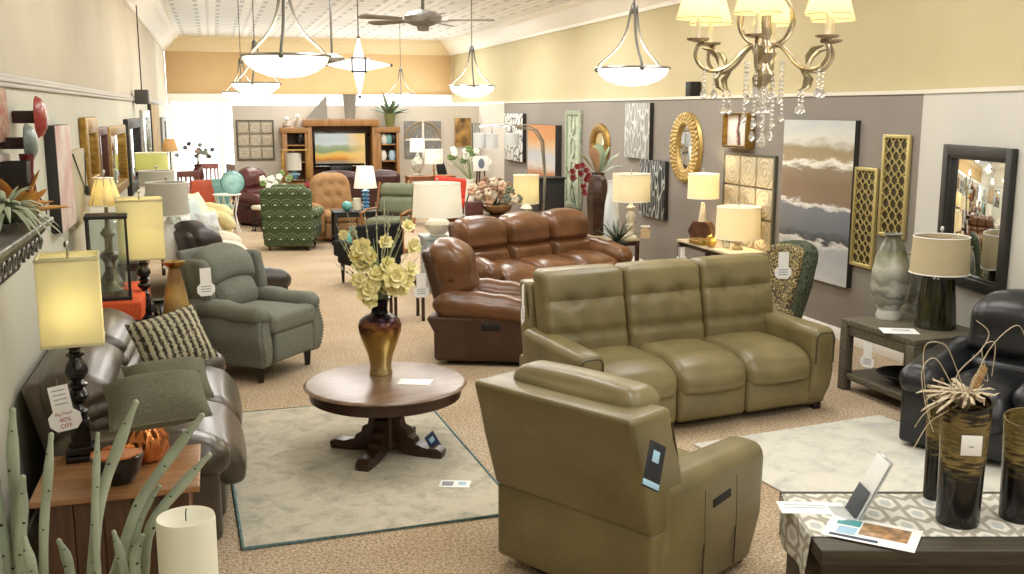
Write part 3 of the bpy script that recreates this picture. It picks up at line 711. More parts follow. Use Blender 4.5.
# pillows on the dark sofa
def pillow(name, label, M, w, h, d, m, mp_=None):
    t = thing(name, label, 'pillow', (0, 0, 0)); t.matrix_world = M
    def pfn(v):
        u, q = abs(v.x) / (w / 2), abs(v.z) / (h / 2)
        e = (1 - min(1, u) ** 4) * (1 - min(1, q) ** 4); k = .06 + .94 * e
        return Vector((v.x * (1 - .06 * (1 - (v.z / (h / 2)) ** 2)), v.y * k, v.z * (1 - .06 * (1 - (v.x / (w / 2)) ** 2))))
    f = MB(); f.rb((0, 0, 0), (w, d, h), r=.03, n=2, sub=(14, 3, 14), fn=pfn); f.build('cover', m, t)
    q = MB(); pts = []
    for k in range(40):
        a = k / 40 * 4; sd = int(a); u = (a - sd) * 2 - 1
        x, z = ((u, -1), (1, u), (-u, 1), (-1, -u))[sd]
        pts.append((x * w / 2 * (1 - .06 * (1 - z * z)) * .99, 0, z * h / 2 * (1 - .06 * (1 - x * x)) * .99))
    q.tube(pts, .006, 5, closed=True); q.build('piping', mp_ or m, t)
    return t
def stripes():
    m, nt, b = newmat('striped_weave'); b.inputs['Roughness'].default_value = .95
    v = coords(nt); w_ = nd(nt, 'ShaderNodeTexWave', i_Scale=7.5, i_Distortion=3.2, i_Detail=3); w_.inputs['Detail Scale'].default_value = 9; nt.links.new(v, w_.inputs['Vector'])
    n = nd(nt, 'ShaderNodeTexNoise', i_Scale=38, i_Detail=3); nt.links.new(coords(nt, (1, 1, 2.2)), n.inputs['Vector'])
    s = mth(nt, 'ADD', mth(nt, 'MULTIPLY', w_.outputs['Fac'], .6), mth(nt, 'MULTIPLY', n.outputs['Fac'], .55))
    nt.links.new(ramp(nt, s, [(.3, '#2e2a22'), (.46, '#6b6450'), (.6, '#989178'), (.8, '#b9b397')]), b.inputs['Base Color']); bump(nt, b, s, .6, .01); return m
GPIL = fabric('grey_green_linen', '#605e4f', '#757361', 120)
p = GX(172, 341, -.3)
pillow('striped_pillow', 'black and cream woven striped pillow on the dark leather sofa', TR(*p) @ RZ(14) @ RX(-34) @ RY(-13), .43, .37, .16, stripes())
p = GX(157, 400, -.3)
pillow('grey_pillow', 'plain grey-green linen pillow nearest the sofa arm', TR(*p) @ RZ(6) @ RX(-60) @ RY(-4), .43, .29, .21, GPIL)
p = GX(167, 387, -.3) + Vector((0, .1, .0))
pillow('grey_pillow', 'plain grey-green linen pillow tucked behind the nearest one', TR(*p) @ RZ(8) @ RX(-56) @ RY(-3), .43, .3, .2, GPIL)

# ------------------------------------------------------------------ tags on the seats
def hang(u, v, x=None, y=None, z=None):
    return GY(u, v, y) if y else (GX(u, v, x) if x else G(u, v, z))
tag_card('price_tag', 'white hexagon price tag hanging on the sage fabric recliner wing', TR(*hang(205, 268, y=8.75)) @ RZ(20), .24)
tag_card('price_tag', 'white hexagon price tag hanging on the brown recliner back', TR(*hang(421, 273, y=8.95)) @ RZ(5), .23)
tag_card('price_tag', 'narrow white price tag on the left side of the olive sofa', TR(*hang(523, 285, y=6.75)) @ RZ(65), .28)
p = hang(654, 466, y=3.66)
card('black_tag', 'black and blue tag hanging on the back corner of the olive recliner', 'tag', (0, 0, 0), 0, .1, .2, [('printed_band', 0, -.08, .098, .025, LBLUE), ('printed_logo', 0, .04, .04, .05, LBLUE)], mat('black_card', '#1b1d24', .4), T=TR(*p) @ RZ(24) @ RX(72) @ RZ(-32))

# ------------------------------------------------------------------ right end table group
et = thing('side_table', 'weathered grey-brown oak end table with open lower shelf by the black recliner', 'table', (5.31, 6.6, 0), 2)
f = MB(); f.rb((0, 0, .575), (.72, .88, .05), r=.006, n=2); f.build('table_top', GRAYW, et)
for sx in (-1, 1):
    for sy in (-1, 1):
        f = MB(); f.rb((sx * .33, sy * .4, .275), (.08, .08, .55), r=.006); f.build('leg', GRAYW, et)
for sx in (-1, 1):
    f = MB(); f.rb((sx * .33, 0, .51), (.04, .72, .08), r=.005); f.build('apron', GRAYW, et)
for sy in (-1, 1):
    f = MB(); f.rb((0, sy * .4, .51), (.6, .04, .08), r=.005); f.build('apron', GRAYW, et)
f = MB(); f.rb((0, 0, .12), (.7, .86, .05), r=.006); f.build('shelf', GRAYW, et)
LT = lambda x, y, z: Vector((5.31 + x, 6.6 + y, z))
t = thing('black_bowl', 'wide black bowl on the lower shelf of the oak end table', 'bowl', LT(-.1, -.08, .146))
f = MB(); f.lathe([(.06, 0), (.1, .012), (.2, .07), (.235, .09), (.228, .094), (.19, .074), (.09, .022), (0, .018)], 36); f.build('bowl_body', BLACKMAT, t)
tag_card('price_tag', 'white tag hanging inside the oak end table above the black bowl', TR(*(LT(-.36, .08, .46))) @ RZ(-70), .2)
p = G(935, 327, .6)
t = thing('table_lamp', 'black fluted lamp with a wide beige drum shade on the oak end table', 'lamp', p)
FLUT = mat('black_olive_glaze', '#14140f', .15, col2='#37371f', nscale=5, stretch=(6, 6, .5))
base_lathe(t, [(0, 0), (.15, 0), (.152, .02), (.132, .25), (.115, .4), (.1, .415), (0, .415)], FLUT, 'fluted_base', 64, fn=lambda v, a: Vector((v.x * (1 + .035 * abs(math.sin(a * 8))), v.y * (1 + .035 * abs(math.sin(a * 8))), v.z)))
f = MB(); f.lathe([(.03, .415), (.012, .42), (.012, .7), (0, .7)], 12); f.build('neck', CHROME, t)
shade_round(t, BEIGESH, .222, .208, .44, .725); finial(t, .77, mat('crystal_finial', '#d7dad8', .1, .2))
HAMM = mat('hammered_silver', '#b9b9b0', .28, .6, col2='#8d8c80', nscale=26, bscale=40, bstr=.5)
p = G(888, 318, .6)
def mosaic():
    m, nt, b = newmat('silver_leaf_vase'); b.inputs['Roughness'].default_value = .3
    v = coords(nt); s = sep(nt, v); n = nd(nt, 'ShaderNodeTexNoise', i_Scale=9, i_Detail=6); nt.links.new(v, n.inputs['Vector'])
    h = mth(nt, 'ADD', mth(nt, 'MULTIPLY', s[2], 1.7), mth(nt, 'MULTIPLY', mth(nt, 'SUBTRACT', n.outputs['Fac'], .5), .4))
    nt.links.new(ramp(nt, h, [(0, '#d6d4ca'), (.16, '#c9c8be'), (.2, '#8c8b80'), (.3, '#a8a698'), (.36, '#77776c'), (.45, '#b9b8ab'), (.55, '#85847a'), (.75, '#c2c1b4'), (.9, '#7e8064'), (1, '#5e5f4c')]), b.inputs['Base Color'])
    nt.links.new(ramp(nt, n.outputs['Fac'], [(.4, '#000000'), (.6, '#808080')]), b.inputs['Metallic']); bump(nt, b, n.outputs['Fac'], .3, .006); return m
f = MB(); f.lathe([(0, 0), (.085, 0), (.09, .02), (.075, .06), (.085, .08), (.125, .14), (.135, .22), (.13, .32), (.11, .42), (.075, .5), (.055, .535), (.055, .555), (.07, .565), (.065, .57), (.045, .55), (0, .52)], 36)
f.v = [(x * 1.15, y * 1.15, z * 1.24) for x, y, z in f.v]
solo(f, 'tall_vase', mosaic(), 'tall mottled silver-grey vase with a narrow neck on the oak end table', 'vase', p)
p = G(909, 311, .6)
f = MB(); f.lathe([(0, 0), (.07, 0), (.075, .02), (.065, .05), (.075, .07), (.1, .12), (.108, .19), (.1, .27), (.085, .33), (.06, .37), (.06, .385), (.07, .39), (.05, .38), (0, .34)], 36)
f.v = [(x * 1.1, y * 1.1, z * 1.3) for x, y, z in f.v]
solo(f, 'short_vase', HAMM, 'shorter hammered silver vase beside the tall one on the oak end table', 'vase', p)
card('price_sheet', 'white printed price sheet on the oak end table', 'paper', G(899, 331, .6), -25, .27, .2, [('printed_block', .02, .03, .14, .035, GREYINK), ('printed_line', 0, -.03, .2, .012, GREYINK)])
# paisley wing chair by the wall
def paisley():
    m, nt, b = newmat('paisley_fabric'); b.inputs['Roughness'].default_value = .9
    v = coords(nt); vo = nd(nt, 'ShaderNodeTexVoronoi', i_Scale=19); nt.links.new(v, vo.inputs['Vector'])
    w_ = mth(nt, 'SINE', mth(nt, 'MULTIPLY', vo.outputs['Distance'], 16))
    nt.links.new(ramp(nt, w_, [(.2, '#4a4430'), (.5, '#7d7048'), (.8, '#b5a06a')]), b.inputs['Base Color']); return m
PAIS = paisley(); PAIG = mat('dark_green_print', '#232a1e', .9, col2='#59634a', nscale=34, detail=2)
t = thing('paisley_chair', 'high-backed accent chair, gold paisley inside and dark green outside, between the olive sofa and the wall', 'chair', (4.86, 8.2, 0), -82)
t['label'] = 'high-backed gold paisley accent chair with dark green outside, behind the olive sofa'
def cf(v):
    q = v.copy(); q.y += .2 * (v.z + .3) - 1.1 * v.x * v.x; q.x *= 1 - .3 * max(0, -v.z) / .45 - .9 * max(0, v.z - .22) ** 2 / .2; q.z -= .5 * v.x * v.x * (v.z > .2); return q
f = MB(); f.rb((0, .21, .68), (.5, .1, .74), r=.045, n=4, sub=(10, 1, 10), fn=cf); f.build('backrest', PAIS, t)
f = MB(); f.rb((0, .31, .68), (.6, .2, .8), r=.09, n=4, sub=(10, 1, 10), fn=cf); f.build('outer_back', PAIG, t)
f = MB(); f.rb((0, -.06, .4), (.54, .56, .16), r=.06, n=3, sub=(4, 4, 1), puff=(0, 0, .03)); f.build('seat', PAIS, t)
f = MB(); f.rb((0, -.04, .29), (.52, .54, .1), r=.02); f.build('seat_rail', DWAL, t)
for sx in (-1, 1):
    for sy in (-1, 1):
        f = MB(); f.lathe([(.018, 0), (.028, .25)], 8, c=(sx * .21, sy * .2, 0)); f.build('leg', DWAL, t)
tag_card('price_tag', 'pinkish white price tag on the paisley chair back', TR(*GY(784, 252, 7.72)) @ RZ(-10), .24)

# ------------------------------------------------------------------ trunk table in the right corner with runner, vases, brochures
tk = thing('trunk_table', 'dark wooden trunk table in the right front corner under a patterned runner', 'table', tuple(G(962, 514, .5).xy) + (0,), -16.5)
TM = tk.matrix_basis.copy(); TM = Matrix.Translation(tk.location) @ RZ(-16.5)
TRW = wood('greyed_brown_wood', '#2e281d', '#463e2d', .5)
f = MB(); f.rb((0, -.04, .46), (1.5, .66, .07), r=.008); f.build('table_top', TRW, tk)
f = MB(); f.rb((0, 0, .22), (1.42, .52, .4), r=.01); f.build('trunk_body', TRW, tk)
for sx in (-1, 1):
    for sy in (-1, 1):
        f = MB(); f.rb((sx * .66, sy * .2, .02), (.08, .08, .05), r=.008); f.build('foot', DWAL, tk)
def hexrun(ax=0):
    m, nt, b = newmat('hexagon_runner'); b.inputs['Roughness'].default_value = .95
    v = coords(nt, (1 / .2, 1 / .26, 1 / .2)); s = sep(nt, v)
    # hexagonal lattice distance
    def hexd(ox, oy):
        x = mth(nt, 'ABSOLUTE', mth(nt, 'SUBTRACT', mth(nt, 'FRACT', mth(nt, 'ADD', s[ax], ox)), .5))
        y = mth(nt, 'ABSOLUTE', mth(nt, 'SUBTRACT', mth(nt, 'FRACT', mth(nt, 'ADD', s[1], oy)), .5))
        return mth(nt, 'MAXIMUM', mth(nt, 'MULTIPLY', x, 1.0), mth(nt, 'ADD', mth(nt, 'MULTIPLY', x, .5), mth(nt, 'MULTIPLY', y, .75)))
    d = mth(nt, 'MINIMUM', hexd(0, 0), hexd(.5, .5))
    nt.links.new(ramp(nt, d, [(0, '#b9bdb9'), (.1, '#b9bdb9'), (.13, '#dedbcf'), (.19, '#dedbcf'), (.22, '#a39d8e'), (.3, '#a39d8e'), (.33, '#d6d3c7'), (.4, '#d6d3c7')]), b.inputs['Base Color']); return m
rn = thing('table_runner', 'cream and taupe hexagon patterned runner draped over the trunk table', 'runner', tk.location, -16.5)
f = MB(); f.rb((.0, .0, .4985), (1.506, .48, .005), r=.002, n=1, sub=(24, 8, 1)); f.build('runner_top', hexrun(), rn)
f = MB(); f.rb((-.7545, .0, .4), (.005, .48, .2), r=.002, n=1, sub=(1, 8, 6), fn=lambda v: Vector((v.x - .012 * (.1 - v.z) / .2 * (1 + math.sin(v.y * 20)), v.y, v.z)))
hm = hexrun(2); f.build('runner_drop', hm, rn)
def glaze():
    m, nt, b = newmat('drip_glaze'); b.inputs['Roughness'].default_value = .22
    v = coords(nt); s = sep(nt, v); n = nd(nt, 'ShaderNodeTexNoise', i_Scale=14, i_Detail=6); nt.links.new(coords(nt, (1, 1, 5)), n.inputs['Vector'])
    h = mth(nt, 'ADD', mth(nt, 'MULTIPLY', s[2], 1.85), mth(nt, 'MULTIPLY', mth(nt, 'SUBTRACT', n.outputs['Fac'], .5), .7))
    nt.links.new(ramp(nt, h, [(0, '#0e0d0c'), (.42, '#141210'), (.52, '#4a4026'), (.62, '#8d7a48'), (.72, '#5b502e'), (.85, '#7d6c3e'), (.97, '#2c241a'), (1, '#171512')]), b.inputs['Base Color']); return m
GLZ = glaze()
def cyl_vase(label, p, h, r):
    t = thing('cylinder_vase', label, 'vase', p)
    f = MB(); f.lathe([(0, 0), (r * .86, 0), (r * .9, .01), (r * .95, h * .55), (r * 1.05, h), (r * .97, h), (r * .85, h * .5), (0, .03)], 40, fn=lambda v, a: Vector((v.x, v.y, v.z + (.018 * math.sin(a + 1) if v.z > h * .9 else 0)))); f.build('vase_body', GLZ, t); return t
zt = .501
pA = G(957, 522, zt); cyl_vase('tall black and amber glazed cylinder vase with a square label, on the trunk table', pA, .555, .1)
f = MB(); f.rb((0, 0, 0), (.085, .002, .09), r=.0006, n=1); f.rb((0, -.0012, -.005), (.02, .001, .005), r=.0003, n=1, mi=1)
solo(f, 'vase_label', [PAPER, GREYINK], 'square cream label stuck on the amber glazed vase', 'label', pA + Vector((-.045, -.0985, .39)), -24)
pB = G(944, 503, zt); cyl_vase('narrow glazed vase half hidden behind the labelled one', pB + Vector((.0, .07, 0)), .42, .055)
pC = G(1018, 518, zt); cyl_vase('glazed cylinder vase at the right edge of the photo', pC, .47, .09)
# dried stems
DRY = mat('dried_husk', '#a8977a', .85, col2='#cbbd9f', nscale=16); DRYD = mat('dried_dark', '#5d4c36', .85)
dz = thing('dried_grasses', 'tangle of dried curly beige grasses rising from the tall glazed vase', 'dried flowers', pA + Vector((0, 0, .56)))
mp = mpp(pA)
for k in range(64):
    a = random.uniform(0, 2 * PI); L = random.uniform(.04, .15)
    c = Vector((math.cos(a) * L * 1.3 - .05, math.sin(a) * L, random.uniform(.0, .06)))
    f = MB(); f.tube([(0, 0, -.05), (c.x * .5, c.y * .5, .03 + c.z * .3), c, c + Vector((math.cos(a) * .03, 0, random.uniform(-.03, .02)))], [.003, .006, .008, .002], 6, flat=.5); f.build('husk', DRY, dz)
for pts in ([(0, 0), (10, -30), (28, -20), (20, -60), (38, -65), (40, -22)], [(0, 0), (-18, -50), (-30, -72), (-50, -70), (-45, -20), (-35, 20)], [(0, 0), (-20, -20), (-45, -58), (-62, -45), (-56, 0), (-48, 30)], [(0, 0), (-25, 0), (-45, 12), (-55, 30)], [(0, 0), (-12, -30), (18, -60), (28, -80), (15, -95)], [(0, 0), (20, -60), (50, -90), (64, -70)], [(0, 0), (-25, 10), (-48, 22), (-66, 50)]):
    y0 = random.uniform(-.05, .05); f = MB(); f.tube(smooth([Vector((u * mp, y0 * (i / 3), -v * mp * .8)) for i, (u, v) in enumerate(pts)], 5), .0022, 5); f.build('curly_stem', DRY, dz)
f = MB(); f.tube([(.03, .02, .0), (.07, .03, .07), (.115, .04, .13)], [.012, .022, .016], 10); f.build('seed_head', mat('seed_head_tan', '#b08c5a', .9, col2='#7d6036', nscale=90, bscale=120, bstr=.8, bdist=.01), dz)
dz2 = thing('dried_pods', 'dried dark pods hanging beside the labelled vase', 'dried flowers', pB + Vector((.0, .07, .41)))
for k in range(5):
    a = random.uniform(0, 2 * PI); f = MB(); f.tube([(0, 0, -.05), (math.cos(a) * .03, math.sin(a) * .03, .05), (math.cos(a) * .08, math.sin(a) * .05, .06 + .02 * k)], .0025, 5); f.ell((math.cos(a) * .08, math.sin(a) * .05, .06 + .02 * k), (.012, .01, .02), 8, 6); f.build('pod_stem', DRYD, dz2)
# brochures
def photo_print():
    return mat('brochure_photo', '#5a4632', .4, col2='#c79b6b', nscale=22)
pb = G(872, 533, zt)
card('brochure', 'open teal and navy brochure with a photo lying on the trunk table', 'brochure', pb + Vector((.0, 0, .001)), -46, .38, .25, [('printed_photo', .05, .02, .2, .14, photo_print()), ('printed_panel', -.105, .06, .1, .07, TEALC), ('printed_band', -.06, -.095, .2, .025, BLUEC), ('printed_text', -.1, -.03, .08, .08, LBLUE)])
card('brochure', 'white folded sheet under the teal brochure near the table edge', 'brochure', G(812, 508, zt), -20, .3, .14, [('printed_line', -.03, .03, .18, .006, GREYINK), ('printed_line', -.03, 0, .18, .006, GREYINK)], th=.0012)
pl = G(838, 514, zt)
t = thing('leaflet_holder', 'clear acrylic holder with a leaning white leaflet on the trunk table', 'leaflet holder', pl, -16)
f = MB(); f.rb((.064, 0, .16), (.004, .17, .34), r=.001, n=1, T=RY(26)); f.build('back_plate', mat('clear_acrylic', '#eef3f4', .08, alpha=1, trans=.6), t)
f = MB(); f.rb((.056, 0, .16), (.003, .15, .32), r=.0008, n=1, T=RY(26)); f.build('leaflet', PAPER, t)
f = MB(); f.rb((.046, 0, .09), (.003, .13, .15), r=.0004, n=1, T=RY(26)); f.build('printed_panel', mat('printed_dark_grey', '#4b5258', .6), t)
f = MB(); f.rb((.04, 0, .003), (.12, .16, .004), r=.001, n=1); f.build('holder_foot', mat('clear_acrylic', '#eef3f4', .08), t)

# ------------------------------------------------------------------ close left corner: cabinet top with sticks and a candle
zc = 1.40
pc = G(188, 655, zc)
hc = thing('display_cabinet', 'tall cream-topped display cabinet in the lower left corner', 'cabinet', (-.52, pc.y - .02, 0), 0)
f = MB(); f.rb((0, 0, zc - .02), (.98, .3, .04), r=.008, n=2); f.build('cabinet_top', mat('cream_top', '#cfc3a8', .5), hc)
f = MB(); f.rb((0, 0, (zc - .04) / 2), (.9, .26, zc - .04), r=.01); f.build('cabinet_body', WALN, hc)
pc = G(193, 640, zc); mp = mpp(pc)
t = thing('pillar_candle', 'thick ivory pillar candle in the lower left corner', 'candle', pc)
WAX = mat('ivory_wax', '#e6e2cc', .45); WAX.node_tree.nodes['Principled BSDF'].inputs['Subsurface Weight'].default_value = .3
WAX.node_tree.nodes['Principled BSDF'].inputs['Subsurface Radius'].default_value = (.02, .015, .01)
rc = 28 * mp; hcd = 131 * mp
f = MB(); f.lathe([(0, 0), (rc * .98, 0), (rc, .006), (rc, hcd - .006), (rc * .97, hcd), (rc * .85, hcd - .001), (rc * .6, hcd - .006), (0, hcd - .008)], 48); f.build('wax_body', WAX, t)
f = MB(); f.tube([(0, 0, hcd - .01), (.0006, 0, hcd + .008), (.002, 0, hcd + .014)], .0012, 6); f.build('wick', mat('wick', '#4a443a', .9), t)
ps_ = G(75, 650, zc)
SUCC = mat('pale_green_stick', '#87907a', .55, col2='#a9b199', nscale=9, bscale=30, bstr=.2); DOT = mat('stick_node', '#2c3327', .7)
st = thing('succulent_sticks', 'pale green dotted stick succulent stems in the lower left corner', 'plant', ps_)
mp = mpp(ps_)
def sp(u, v, dy=0): return Vector(((u - 75) * mp, dy, (650 - v) * mp * 1.05))
for i, (u0, u1, u2, v2, wd) in enumerate([(14, 15, 13, 415, 9), (22, 33, 37, 412, 9), (48, 60, 74, 428, 7), (20, 19, 19, 476, 11), (85, 108, 148, 410, 9), (100, 104, 113, 434, 6), (90, 140, 207, 446, 9), (80, 130, 160, 516, 7), (105, 135, 145, 543, 9), (130, 150, 212, 488, 9), (0, 2, -2, 416, 9), (4, 0, 4, 490, 8), (55, 50, 45, 520, 8), (36, 36, 44, 470, 9), (60, 74, 66, 545, 8), (115, 125, 118, 540, 7)]):
    dy = .1 if u2 > 150 else random.uniform(-.06, .06); P = [sp(u0, 650, dy * .4), sp((u0 + u1) / 2, 650 - (650 - v2) * .3, dy * .6), sp(u1, 650 - (650 - v2) * .6, dy * .8), sp((u1 + u2) / 2 + random.uniform(-3, 3), 650 - (650 - v2) * .82, dy), sp(u2, v2, dy)]
    # smooth
    Q = []
    for k in range(len(P) - 1):
        for j in range(4):
            tt_ = j / 4; p0, p1, p2, p3 = P[max(0, k - 1)], P[k], P[k + 1], P[min(len(P) - 1, k + 2)]
            Q.append(.5 * ((2 * p1) + (p2 - p0) * tt_ + (2 * p0 - 5 * p1 + 4 * p2 - p3) * tt_ ** 2 + (3 * p1 - p0 - 3 * p2 + p3) * tt_ ** 3))
    Q.append(P[-1]); n = len(Q); R = [wd * mp * .62 * (1 + .05 * math.sin(k * 1.7)) * (1 if k < n - 3 else max(.35, (n - 1 - k) / 3) ** .6) for k in range(n)]
    f = MB(); f.tube(Q, R, 10); f.ell(Q[-1], R[-1], 8, 6); so_ = f.build('stick_stem', SUCC, st)
    for k in range(2, n - 2, 3):
        f = MB(); f.ell(Q[k] + Vector((random.choice((-.5, 0, .5)) * R[k], -R[k] * .9, 0)), (R[k] * .3, R[k] * .15, R[k] * .22), 8, 6); f.build('stem_node', DOT, so_)
# ------------------------------------------------------------------ right wall decor (local X along the wall, local Z up, -Y out of the wall)
def wall_T(y, z, x=XR, rz=-90):                       # right wall: faces -X
    return TR(x, y, z) @ RZ(rz)
def wthing(name, label, cat, T, group=None):
    t = thing(name, label, cat, (0, 0, 0), 0, group); t.matrix_world = T; return t
def frame(t, w, h, b, d, m, name='frame', y=0):
    f = MB(); y0 = -d / 2 - y
    for sx in (-1, 1): f.rb((sx * (w / 2 - b / 2), y0, 0), (b, d, h), r=min(b, d) * .2, n=2)
    for sz in (-1, 1): f.rb((0, y0, sz * (h / 2 - b / 2)), (w - 2 * b * .9, d * .98, b), r=min(b, d) * .2, n=2)
    return f.build(name, m, t)
def rightpic(name, label, cat, y0, y1, z0, z1, **k):
    return wthing(name, label, cat, wall_T((y0 + y1) / 2, (z0 + z1) / 2), **k), abs(y1 - y0), z1 - z0
def abstract(name, stops, axis=2, span=(0, 1), ns=3, amt=.25, stretch=(1, 1, 4), rough=.7):
    m, nt, b = newmat(name); b.inputs['Roughness'].default_value = rough
    s = sep(nt, coords(nt)); n = nd(nt, 'ShaderNodeTexNoise', i_Scale=ns, i_Detail=8, i_Roughness=.65); nt.links.new(coords(nt, stretch), n.inputs['Vector'])
    h = mth(nt, 'ADD', mth(nt, 'DIVIDE', mth(nt, 'SUBTRACT', s[axis], span[0]), span[1] - span[0]), mth(nt, 'MULTIPLY', mth(nt, 'SUBTRACT', n.outputs['Fac'], .5), amt))
    nt.links.new(ramp(nt, h, stops), b.inputs['Base Color']); return m
EDGE = mat('canvas_edge_dark', '#2b2723', .6); FRB = mat('black_frame', '#1c1b1a', .45, col2='#2e2c2a', nscale=8, stretch=(3, 3, 20))
def canvas(t, w, h, d, m, edge=EDGE):
    f = MB(); f.rb((0, -d / 2, 0), (w, d, h), r=.003, n=1); f.build('stretcher', edge, t)
    f = MB(); f.rb((0, -d - .001, 0), (w - .004, .003, h - .004), r=.001, n=1); f.build('painted_face', m, t)
# big abstract landscape
t, w, h = rightpic('abstract_painting', 'large abstract painting of white, brown and charcoal bands on the grey wall', 'painting', 8.42, 9.69, .56, 2.2)
canvas(t, w, h, .06, abstract('banded_paint', [(0, '#c9cbca'), (.1, '#b5b8ba'), (.2, '#a8abae'), (.235, '#d8d6d0'), (.255, '#3a3c40'), (.31, '#6b6f74'), (.44, '#74777c'), (.475, '#e4e0d8'), (.49, '#85705a'), (.6, '#806a50'), (.7, '#86755d'), (.735, '#e6e2d6'), (.76, '#9d8a66'), (.82, '#8f815f'), (.88, '#c9c6bb'), (1, '#b4b6b4')], 2, (-h / 2, h / 2), 2.6, .2))
# two gold lattice panels
def lattice(label, y0, y1, z0, z1):
    t, w, h = rightpic('lattice_panel', label, 'wall decor', y0, y1, z0, z1)
    fr = frame(t, w, h, .035, .035, mat('pale_gold', '#c9b97e', .35, .6), y=.01)
    f = MB(); f.rb((0, -.012, 0), (w - .05, .006, h - .05), r=.001, n=1); f.build('dark_backing', mat('lattice_backing', '#4a4025', .6), t)
    iw, ih = w - .07, h - .07; s = iw / 3.0; nr = int(round(ih / s)); sz = ih / nr; q = MB()
    for i in range(3):
        for j in range(nr):
            cx, cz = -iw / 2 + s * (i + .5), -ih / 2 + sz * (j + .5)
            pts = []
            for k in range(20):
                a = 2 * PI * k / 20; r = .5 + .1 * math.cos(4 * a)
                pts.append((cx + s * r * math.cos(a) * .98, -.028, cz + sz * r * math.sin(a) * .98))
            q.tube(pts, .0065, 5, closed=True)
    for i in range(4):
        x = -iw / 2 + s * i; 
        for j in range(nr):
            cz = -ih / 2 + sz * (j + .5); q.bar((x - (.012 if i else 0), -.026, cz), (x + (.012 if i < 3 else 0), -.026, cz), .006)
    q.build('lattice', mat('pale_gold', '#c9b97e', .35, .6), t)
lattice('taller-hung gold lattice panel, nearer the light grey wall', 7.64, 8.02, 1.14, 2.08)
lattice('lower-hung gold lattice panel, nearer the large abstract painting', 8.07, 8.43, .8, 1.76)
# pressed tile panel
def tile_face(name, c1, c2, c3, n):
    m, nt, b = newmat(name); b.inputs['Roughness'].default_value = .5; b.inputs['Metallic'].default_value = .2
    s = sep(nt, coords(nt, (1 / n, 1, 1 / n)))
    dx = mth(nt, 'ABSOLUTE', mth(nt, 'SUBTRACT', mth(nt, 'FRACT', mth(nt, 'ADD', s[0], .5)), .5)); dz = mth(nt, 'ABSOLUTE', mth(nt, 'SUBTRACT', mth(nt, 'FRACT', mth(nt, 'ADD', s[2], .5)), .5))
    d = mth(nt, 'MAXIMUM', dx, dz); rr = mth(nt, 'SQRT', mth(nt, 'ADD', mth(nt, 'MULTIPLY', dx, dx), mth(nt, 'MULTIPLY', dz, dz)))
    e = mth(nt, 'ADD', mth(nt, 'SINE', mth(nt, 'MULTIPLY', rr, 40)), mth(nt, 'MULTIPLY', mth(nt, 'GREATER_THAN', d, .43), -2.2))
    nt.links.new(ramp(nt, mth(nt, 'ADD', mth(nt, 'MULTIPLY', e, .3), .55), [(0, c3), (.35, c2), (.8, c1)]), b.inputs['Base Color']); bump(nt, b, e, .25, .02); return m
def tile_panel(label, T, w, h, nx, nz, cols, fm):
    t = wthing('tile_panel', label, 'wall decor', T); frame(t, w, h, .03, .04, fm)
    fm_ = tile_face('pressed_tile' + label[:5], *cols, (w - .04) / nx)
    for i in range(nx):
        for j in range(nz):
            sx, sz = (w - .05) / nx, (h - .05) / nz
            f = MB(); f.rb((-(w - .05) / 2 + sx * (i + .5), -.02, -(h - .05) / 2 + sz * (j + .5)), (sx - .012, .03, sz - .012), r=.008, n=2); o = f.build('tile', fm_, t)
            c = ((-(w - .05) / 2 + sx * (i + .5)), -(h - .05) / 2 + sz * (j + .5)); me = o.data; me.transform(TR(-c[0], 0, -c[1])); o.location = (c[0], 0, c[1])
            me.transform(TR(sx * 0, 0, 0))
            f = MB()
            for r_ in (.16, .27, .38):
                f.tube([(r_ * sx * math.cos(2 * PI * k / 24), -.036, r_ * sz * math.sin(2 * PI * k / 24)) for k in range(24)], .0045, 5, closed=True)
            for k in range(8):
                a = PI / 4 * k; f.ell((.27 * sx * math.cos(a), -.036, .27 * sz * math.sin(a)), (.02, .008, .02), 6, 4)
            f.build('rosette', mat('tile_relief' + label[:5], cols[0], .45, .2), o)
tile_panel('cream pressed tile panel of square medallions above the console table', wall_T(10.47, 1.24), 1.18, 1.12, 3, 3, ('#cfc4a8', '#bfb294', '#a39678'), mat('tile_frame', '#5f5c4a', .5))
# shadow box
t, w, h = rightpic('shadow_box', 'small gold and black box frame with a white and red picture', 'picture', 10.4, 10.97, 1.86, 2.27)
frame(t, w, h, .03, .12, GOLDF); f = MB(); f.rb((.0, -.06, 0), (w - .05, .01, h - .05), r=.001, n=1); f.build('picture_mat', abstract('red_figure', [(0, '#e8e3d8'), (.42, '#e8e3d8'), (.5, '#7d2b26'), (.56, '#2b2422'), (.62, '#e5e0d6'), (1, '#d9d4ca')], 0, (-w / 2, w / 2), 6, .35, (1, 1, 1)), t)
frame(t, w * .98, h * .98, .02, .02, BLACKMAT, 'inner_frame', .1)
